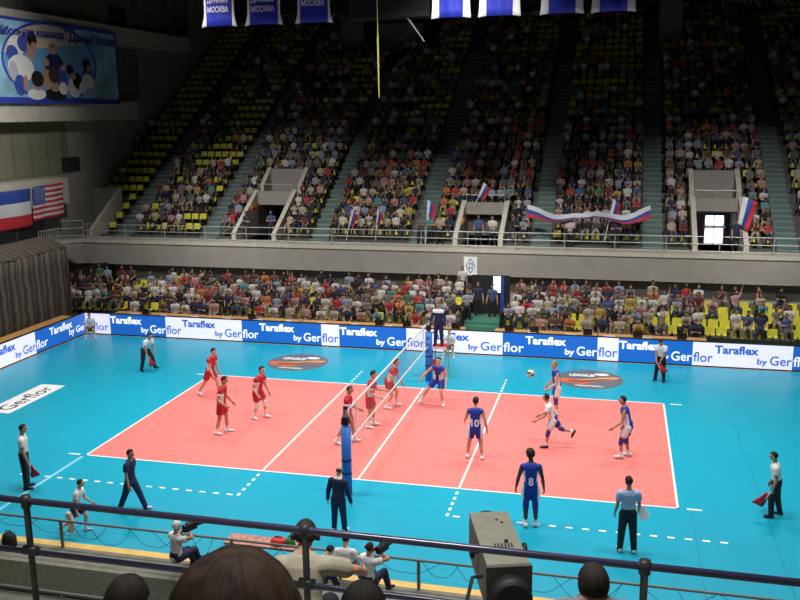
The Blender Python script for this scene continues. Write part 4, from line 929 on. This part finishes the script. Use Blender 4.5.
# onlookers of the lower stand: individuals
LIST = []                                                  # deferred linking list
def onlooker(me, loc, rz, sc, shirt, label, group, trousers=None, skin=None, hair=None):
    o = bpy.data.objects.new('person', me); COL.objects.link(o); o.location = loc; o.rotation_euler.z = rz; o.scale = (sc, sc, sc)
    for k, mm in enumerate((SK[rnd.choices((0, 1, 2), (5, 4, 1))[0]] if skin is None else skin, HR[rnd.choices((0, 1, 2), (5, 4, 2))[0]] if hair is None else hair, SH[shirt], TRO[rnd.randrange(len(TRO))] if trousers is None else trousers)):
        o.material_slots[k].link = 'OBJECT'; o.material_slots[k].material = mm
    tag(o, label, 'person', group); return o
LOWW = [32, 16, 9, 5, 8, 14, 8, 9, 9, 6, 4, 3, 6, 3, 2]
cp = {}
for x, y, z, i in people:
    sh = rnd.choices(range(len(SH)), LOWW)[0]
    if i == 0 and x < -19 : sh = 0
    if i == 0 and 12.5 < x: sh = rnd.choice((4, 3, 6, 2))
    fg = FIG[rnd.choices(range(8), (6, 5, 4, 3, 4, 4, 1, 4))[0]]
    k = cp[(i, sh)] = cp.get((i, sh), 0)+1
    onlooker(fg, (x, y-.03, z-.02), math.pi+rnd.uniform(-.3, .3), rnd.uniform(.88, 1.0), sh, '%s %s-shirted spectator from the curtain end in the %s of the lower stand' % (ORD[k-1], SHIRTS[sh][0], RNAME[i]), 'seated spectators of the lower stand')
# officials at the timber tables on simple chairs
ch0 = empty('table_chair', (0, 0, 0), 0, 'dark chair', 'chair', 'chairs behind the timber tables')
MB().box(-.2, .2, -.2, .2, .38, .41).build('seat', BLACK, ch0); MB().box(-.2, .2, .18, .21, .5, .82).build('backrest', BLACK, ch0)
for a in (-.18, .18):
    for b in (-.18, .19): MB().tube([(a, b, 0), (a, b, .5 if b > 0 else .38)], .014, 6).build('leg', STEEL, ch0)
x = -16.4; fst = True; k2 = {}
nth = 0
while x < 10.6:
    if not (.3 < x < 2.0) and rnd.random() < .72:
        c_ = ch0 if fst else dup(ch0); fst = False; c_.location = (x, 11.45, 0); nth += 1
        sh = rnd.choices(range(len(SH)), (40, 8, 6, 3, 3, 5, 5, 4, 9, 2, 6, 3, 3, 2, 2))[0]; k = k2[sh] = k2.get(sh, 0)+1
        c_['label'] = 'dark chair under the %s person from the curtain at the timber tables' % ORD[nth-1]
        onlooker(FIG[rnd.choice((0, 1, 4, 5))], (x, 11.43, -.02), math.pi+rnd.uniform(-.25, .25), rnd.uniform(.95, 1.04), sh, '%s %s-shirted person from the curtain seated at the timber tables' % (ORD[k-1], SHIRTS[sh][0]), 'people at the timber tables')
    x += rnd.uniform(.62, .95)
# laptops and papers on the tables
LPX = (-15.2, -9.6, -3.35, -2.05, .2, 2.6, 3.7, 6.0, 8.1, 9.9)
for k, x in enumerate(LPX):
    l_ = empty('laptop', (x, 10.32, .99), 0, 'black laptop open on the timber tables, %s from the curtain' % ORD[k], 'laptop', 'laptops on the timber tables')
    MB().box(-.19, .19, 0, .26, 0, .025).build('base', BLACK, l_); MB().prism([(-.19, -.02, .02), (.19, -.02, .02), (.19, -.09, .29), (-.19, -.09, .29)], (0, .015, .004)).build('screen', BLACK, l_)
for k in range(16):
    x = -16+1.62*k
    if .2 < x < 2: continue
    tag(MB().box(x, x+rnd.uniform(.3, .5), 10.12, 10.36, .991, 1.0).build('paper_stack', WHITE), 'white papers lying on the timber tables, %s heap from the curtain' % ORD[k], 'papers', 'papers on the timber tables')
# people standing in the openings and at the railing
for x, y, z, me, sh, lab, rz in ((-.35, 20.3, 3.25, 1, 3, 'guard in blue shirt standing in the opening above the emblem', .1), (.42, 20.3, 3.25, 0, 0, 'white-shirted man standing at the railing beside the small lit window', -.1), (-14.1, 20.4, 3.25, 0, 4, 'dark-clad person standing inside the opening with the orange sign', -.5),
        (-12.75, 20.9, 3.25, 0, 3, 'person in blue beside the parapet of the opening with the orange sign', .2), (-3.1, 20.35, 3.25, 0, 14, 'person in turquoise standing at the railing by the middle stair aisle', .1), (-2.5, 20.2, 3.25, 0, 1, 'person in cream shirt clapping at the railing by the middle parapet', 0), (-3.6, 20.2, 3.25, 0, 6, 'grey-shirted person standing at the foot of the middle stair aisle', 0),
        (13.0, 20.4, 3.25, 1, 4, 'person in navy by the draped flag at the glowing doorway', .4), (.05, 14.3, .3, 0, 2, 'person in pale blue shirt standing at the lower entrance beside the green steps', .2), (-.9, 18.3, .72, 1, 0, 'white-shirted man standing behind the last row of the lower stand near the entrance', 0), (.45, 15.2, .48, 1, 4, 'guard in navy standing in the dark lower entrance', 0), (1.2, 14.9, .48, 1, 3, 'guard in blue by the blue frame of the lower entrance', 0),
        (4.6, 20.3, 3.25, 0, 0, 'white-shirted man holding up the long tricolour banner', 0), (7.0, 20.3, 3.25, 0, 4, 'navy-clad person holding up the long tricolour banner', 0)):
    onlooker(STD[me], (x, y, z), math.pi+rz, 1.0, sh, lab, 'people standing in the far stand', BLKC)

# ------------------------------------------------------------------ near side: ledge, benches, cable fence
struct(MB().box(-30, 30, -11.15, -10.08, 0, .05).build('floor_near_ledge', mat('ledge_concrete', (.20, .195, .16), .85, .15, 3)))
ns = MB()
for k in range(9): ns.box(-30, 30, -12.3-.9*k-.9, -12.3-.9*k, -.05, .12+.42*k*.9)
struct(ns.build('floor_near_stand', mat('near_concrete', (.15, .15, .125), .85, .15, 3)))
GREENB = mat('dark_green_bench', (.022, .027, .012), .8, .6, 9)
bn_ = empty('folded_bench', (-20, -12.3, 0), 0, 'dark green netted bench row along the near ledge', 'bench')
MB().prism([(0, 1.25, 0), (0, 1.25, .10), (0, .1, .14), (0, 0, 0)], (40, 0, 0)).build('netted_panel', GREENB, bn_)
MB().tube([(0, 0, .22), (40, 0, .22)], .04).build('pipe', mat('dull_steel', (.16, .16, .15), .5), bn_)
for k in range(14): MB().tube([(1+2.9*k, 0, 0), (1+2.9*k, 0, .22)], .03, 6).build('post', STEEL, bn_)
fe = empty('cable_fence', (-14, -10.12, .012), 0, 'low steel fence hung with loose cables along the near court edge', 'fence')
MB().tube([(0, 0, .75), (40, 0, .75)], .03).build('rail', mat('dull_steel', (.16, .16, .15), .5), fe)
for x in (-12, -5.95, -1.4, 3.1, 7.95, 12.5): MB().tube([(x+14, 0, 0), (x+14, 0, .75)], .04).build('post', mat('dull_steel', (.16, .16, .15), .5), fe)
r9 = random.Random(3)
for k in range(26):
    x0 = 4.5+.9*k+r9.uniform(-.3, .3); x1 = x0+r9.uniform(.5, 1.6); sg = r9.uniform(.15, .55)
    MB().tube([(x0+(x1-x0)*t_/8, .03*math.sin(t_*2), .73-sg*4*(t_/8)*(1-t_/8)) for t_ in range(9)], .006, 5).build('cable', BLACK, fe)
# people and things at the fence
WCAP = WHJ
def rel(root, J, sd, fc, pos, off): return Matrix.Rotation(R(fc-90), 4, 'Z')@(J[sd]+Vector(off))+Vector(pos)
def video_camera(lab, at, rz):
    v_ = empty('video_camera', at, rz, lab, 'camera', 'shoulder video cameras')
    MB().box(-.06, .06, -.18, .16, -.07, .09).build('body', BLACK, v_); MB().tube([(0, .16, .01), (0, .36, .01)], [.05, .06], 12).build('lens', DARK, v_)
    MB().tube([(0, -.1, .09), (0, -.08, .16), (0, .12, .16), (0, .14, .09)], .016).build('handle', BLACK, v_); MB().box(-.12, -.05, .05, .16, .04, .10).build('viewfinder', BLACK, v_)
    MB().tube([(.04, .12, .12), (.04, .26, .13)], .02).build('microphone', DARK, v_)
sitf = dict(lean=10, hipl=(96, 14, 92), hipr=(100, 8, 86), hpitch=6)
o, J = human('cameraman in white cap sitting on the near ledge', (-2.5, -10.75, .05), 62, 1.78, dict(sitf, lean=4, hipl=(86, 10, 60), handr=(.10, .13, .86), handl=(-.02, .2, .84)), dict(top=('tee', WHJ, None), bottom=('trousers', NAVY, None), shoes=DSHOE), SKINT, ('short', WHJ, .012))
video_camera('black shoulder camera of the cameraman in white cap', rel(o, J, 'wrir', 62, (-2.5, -10.75, .05), (.02, .06, .08)), R(62-90))
o, J = human('cameraman in white shirt with red headphones, next to the white-shirted youths', (2.12, -10.8, .05), 70, 1.78, dict(sitf, lean=6, hipl=(86, 10, 60), handr=(.10, .13, .86), handl=(-.02, .2, .84)), dict(top=('tee', WHJ, None), bottom=('trousers', NAVY, None), shoes=DSHOE), SKINT, ('short', HAIRD))
video_camera('black shoulder camera of the cameraman with red headphones', rel(o, J, 'wrir', 70, (2.12, -10.8, .05), (.02, .06, .08)), R(70-90))
hc = Matrix.Rotation(R(70-90), 4, 'Z')@J['HC']+Vector((2.12, -10.8, .05))
def headphones(lab, c, r_, rz, m):
    h_ = empty('headphones', c, rz, lab, 'headphones'); MB().tube([(r_*math.cos(t_), 0, r_*1.15*math.sin(t_)+.01) for t_ in [math.pi*k/12 for k in range(13)]], .011, 6).build('band', BLACK, h_)
    for s in (-1, 1): MB().tube([(s*(r_-.012), 0, 0), (s*(r_+.03), 0, 0)], .042, 12).build('ear_cup', m, h_)
headphones('red headphones worn by the white-shirted cameraman', hc, .092, R(-20), mat('red_plastic', (.45, .03, .03), .4))
human('white-shirted youth sitting upright on the near ledge, back turned', (1.5, -10.5, .05), 95, 1.74, dict(sitf, lean=10, hipl=(90, 12, 70), hipr=(92, 12, 72), handl=(-.2, -.04, .40), handr=(.18, .1, .45), hpitch=30), dict(top=('tee', WHJ, None), bottom=('trousers', NAVY, None), shoes=DSHOE), SKIN, ('short', HAIRD))
human('white-shirted youth bowing forward beside the upright youth on the ledge', (.95, -10.98, .05), 66, 1.7, dict(sitf, lean=46, hipl=(88, 12, 70), hipr=(90, 12, 72), handr=(.12, .36, .42), handl=(-.12, .36, .42), hpitch=50), dict(top=('tee', WHJ, None), bottom=('trousers', NAVY, None), shoes=DSHOE), SKIN, ('short', HAIRD))
lt = empty('low_table', (-1.65, -10.02, .012), 0, 'low table with a salmon cloth between the cameraman and the khaki-shirted man', 'table')
MB().box(0, 1.75, 0, .5, .55, .60).build('top', mat('salmon_cloth', (.50, .24, .19), .8, .4, 12), lt)
for a in (.05, 1.7):
    for b in (.05, .45): MB().tube([(a, b, 0), (a, b, .55)], .02, 6).build('leg', STEEL, lt)
def bag(name, lab, loc, sx, sy, sz, m, rz=0):
    b_ = empty(name, loc, rz, lab, 'bag'); MB().loft([(Vector((0, 0, z*sz)), (a*sx, 0, 0), (0, a*sy, 0)) for z, a in ((0, .42), (.05, .5), (.55, .5), (.85, .42), (1, .22))], 16).build('body', m, b_, True)
    MB().tube([(-.25*sx, 0, sz*.8), (-.2*sx, 0, sz*1.15), (.2*sx, 0, sz*1.15), (.25*sx, 0, sz*.8)], .014, 6).build('strap', BLACK, b_)
bag('equipment_bag', 'navy equipment bag on the ledge beside the cameraman in white cap', (-1.95, -10.5, .05), .45, .4, .36, NAVY)
bag('cloth_bag', 'white cloth bag on the ledge beside the navy equipment bag', (-1.35, -10.6, .05), .7, .45, .42, WHJ)
bag('equipment_bag', 'black bag at the yellow floor strip nearest the side edge', (-7.95, -10.35, .05), .42, .36, .34, BLKC); bag('equipment_bag', 'black bag at the yellow strip behind the first fence post', (-7.3, -10.35, .05), .36, .34, .36, BLKC)
bag('cloth_bag', 'red cloth bundle on the salmon table', (-.35, -9.8, .612), .38, .3, .16, REDF); bag('cloth_bag', 'green cloth bundle at the end of the salmon table', (-.05, -9.8, .612), .24, .2, .2, mat('green_cloth', (.05, .28, .08), .7))

# ------------------------------------------------------------------ near balcony: railing, tiered seats, platform, onlookers
struct(MB().box(-25, 25, -22.45, -21.15, 5.6, 5.98).build('floor_near_balcony', CONC))
NRW = [(-23.3, 6.63), (-25.2, 7.40), (-26.85, 8.2), (-29, 8.9)]
nb = MB(); yp = -22.45
for y, z in NRW: nb.box(-25, 25, y-.0 if False else y-.1, yp, 5.4, z); yp = y-.1
nb.box(-25, 25, -30, yp, 5.4, 8.91)
struct(nb.build('floor_near_tier', CONC))
NY, NZ = -21.2, 7.055
rg_ = empty('balcony_guard_rail', (-2, NY, 5.98), 0, 'dark violet-blue tube guard rail along the near balcony', 'railing')
MB().tube([(0, 0, NZ-5.98), (14, 0, NZ-5.98)], .031, 14).build('top_tube', NAVYM, rg_, True)
MB().tube([(0, 0, 6.545-5.98), (14, 0, 6.545-5.98)], .028, 14).build('middle_tube', NAVYM, rg_, True)
for x in (-1.0, 1.94, 4.66, 7.44, 10.2):
    MB().tube([(x+2, 0, 0), (x+2, 0, NZ-5.98)], .030, 12).build('post', mat('post_dark', (.03, .034, .032), .4), rg_, True)
    MB().tube([(x+2, 0, NZ-6.04), (x+2, 0, NZ-5.93)], .046, 12).build('post_cap', mat('post_dark', (.03, .034, .032), .4), rg_, True)
    MB().tube([(x+1.93, 0, .58), (x+2.07, 0, .58)], .046, 12).build('clamp', mat('post_dark', (.03, .034, .032), .4), rg_, True)
# camera platform beyond the rail
pf = empty('camera_platform', (3.2, -21.1, 5.09), 0, 'small platform beyond the guard rail carrying the television camera and its operator', 'platform')
MB().box(0, 4.3, 0, 2.0, 0, .15).build('deck', mat('platform_grey', (.2, .2, .19), .8), pf)
for x in (.1, 2.1, 4.1): MB().box(x, x+.1, .1, 1.9, -5.2, 0).build('leg', STEEL, pf)
# television camera
A0, A1 = Vector((6.14, -20.71, 6.62)), Vector((6.52, -20.60, 6.64)); B0, B1 = Vector((5.81, -19.67, 6.635)), Vector((6.18, -19.58, 6.655))
mid = (A0+A1)/2; fwd = ((B0+B1)/2-mid); Lc = fwd.length; yaw = math.atan2(-fwd.x, fwd.y)
tv = empty('television_camera', (mid.x, mid.y, 6.63), yaw, 'large khaki boxed television camera pointing down at the court', 'camera')
TVM = mat('camera_khaki', (.20, .195, .15), .7, .12, 6); hw = .19
MB().prism([(-hw, 0, 0), (hw, 0, 0), (hw, 0, -.44), (-hw, 0, -.44)], (0, Lc, 0)).build('housing', TVM, tv)
MB().prism([(-hw-.012, -.02, .008), (hw+.012, -.02, .008), (hw+.012, -.02, -.45), (-hw-.012, -.02, -.45)], (0, .05, 0)).build('rear_panel', mat('camera_rear', (.07, .075, .065), .6), tv)
m = MB().tube([(0, -.16, -.235), (0, -.02, -.235)], [.18, .175], 28); m.build('viewfinder_hood', BLACK, tv, True)
MB().tube([(0, -.168, -.235), (0, -.16, -.235)], .15, 28).build('viewfinder_screen', DARK, tv)
for s in (-1, 1):
    MB().tube([(s*(hw), .52, -.12), (s*(hw+.06), .52, -.12)], .022, 10).build('knob_stem', BLACK, tv)
    MB().tube([(s*(hw+.04), .52, -.12), (s*(hw+.075), .52, -.12)], .06, 16).build('side_knob', BLACK, tv, True)
MB().tube([(-hw, .25, -.22), (-hw-.1, .2, -.2), (-hw-.17, .05, -.32), (-hw-.13, -.08, -.42)], .018).build('handle', DARK, tv)
MB().tube([(-hw-.13, -.08, -.42), (-hw-.03, .02, -.36), (-hw, .1, -.38)], .02).build('handle', DARK, tv)
MB().tube([(-hw, -.0, -.5), (-hw-.1, -.1, -.55), (-hw-.12, -.25, -.62)], .02).build('handle', DARK, tv)
for q, (a, b) in enumerate(((.05, .9), (.09, .84))): MB().tube([(a, b, 0), (a, b, .008)], .014, 10).build('screw', BLACK, tv)
MB().tube([(.06, .45, 0), (.06, .45, .02)], .02, 10).build('socket', BLACK, tv)
m = MB()
for q in range(6): m.box(-.06+.03*q, -.045+.03*q, .34, .42, 0, .004)
m.build('vent', DARK, tv)
MB().tube([(0, Lc, -.22), (0, Lc+.14, -.22)], [.14, .17], 20).build('lens_hood', BLACK, tv)
MB().tube([(0, .5, -.44), (0, .5, -.62)], .09, 14).build('pan_head', BLACK, tv); MB().tube([(0, .5, -.6), (0, .5, -1.39)], .05, 12).build('pedestal', STEEL, tv)
for a in range(3): MB().tube([(0, .5, -.75), (.28*math.cos(a*2.1), .5+.28*math.sin(a*2.1), -1.39)], .02).build('leg', STEEL, tv)
# operator in khaki shirt on a stool
kp = (4.42, -20.72, 5.24); stl = empty('stool', (kp[0], kp[1]-.02, 5.24), 0, 'dark stool under the khaki-shirted camera operator', 'stool')
MB().tube([(0, 0, .42), (0, 0, .46)], .19, 16).build('seat', BLACK, stl)
for a in range(4): MB().tube([(.05*math.cos(a*1.57), .05*math.sin(a*1.57), .42), (.2*math.cos(a*1.57), .2*math.sin(a*1.57), 0)], .016).build('leg', STEEL, stl)
o, J = human('camera operator in khaki shirt and headphones seated beyond the guard rail', (kp[0], kp[1], 5.24), 100, 2.04, dict(hunch=.025, lean=18, hipl=(84, 8, 84), hipr=(84, 10, 84), handr=(.25, .29, .62), poler=(.8, -.5, .2), handl=(-.05, .2, .62), hpitch=26), dict(top=('tee', KHAKI, None), bottom=('trousers', BLKC, None), shoes=DSHOE, topname='shirt', sleeve=.72), SKINT, ('short', HAIRD, .010))
hc = Matrix.Rotation(R(10), 4, 'Z')@J['HC']+Vector((kp[0], kp[1], 5.24)); headphones('black headphones of the khaki-shirted camera operator', hc, .108, R(10), BLACK)
# onlookers in the near rows
def near_person(lab, x, ytop, ztop, zf, skin, hr, top, H=1.74, fc=100, hair_infl=.010):
    """seated so that the crown is at ztop; the seat stands on the tier step zf"""
    ps = dict(hunch=.068, lean=-2, hipl=(84, 8, 84), hipr=(84, 8, 84), handl=(-.07, .22, .56), handr=(.07, .22, .56), hpitch=16)
    J = pose_joints(H, ps); Mr = Matrix.Rotation(R(fc-90), 3, 'Z'); cr_ = Mr@(J['HC']+Vector((0, 0, (.067+hair_infl*1.2)*H))); pv = Mr@J['P']
    pos = Vector((x, ytop, ztop))-cr_; pw_ = pos+pv
    seat = empty('stand_seat', (pw_.x, pw_.y, zf), R(fc-90), 'yellow seat under the '+lab.split(' in the ')[0].split(' seated')[0], 'seat', 'near stand seats')
    dz_ = pw_.z-.055*H-zf-.425
    m = seat_mb(); m.v = [(a, -b, c+dz_) for a, b, c in m.v]; m.build('shell', SEATY, seat)
    MB().box(-.05, .05, -.12, .05, min(0, dz_), .40+dz_).build('bracket', BLACK, seat)
    return human(lab, pos, fc, H, ps, dict(top=('tee', top, None), bottom=('trousers', BLKC, None), shoes=DSHOE), skin, ('long' if 'long' in lab else 'short', hr, hair_infl, True))
near_person('dark-haired onlooker in grey shirt in the nearest row beyond the tiers', 7.08, -22.85, 7.905, 6.6, SKINT, HAIRD, mat('grey_check', (.22, .23, .25), .8, .3, 60))
near_person('dark-haired onlooker seated below the khaki operator', 6.235, -24.74, 8.728, 7.36, SKINT, HAIRD, BLKC)
near_person('black-haired onlooker seated by the first rail post', 5.24, -24.80, 8.665, 7.36, SKINT, HAIRD, BLKC)
near_person('onlooker with long brown hair closest to the camera', 6.395, -26.2, 9.622, 8.2, SKIN, mat('hair_chestnut', (.17, .108, .075), .6, .5, 25), mat('brown_top', (.12, .08, .06), .8), 1.8, 100, .040)
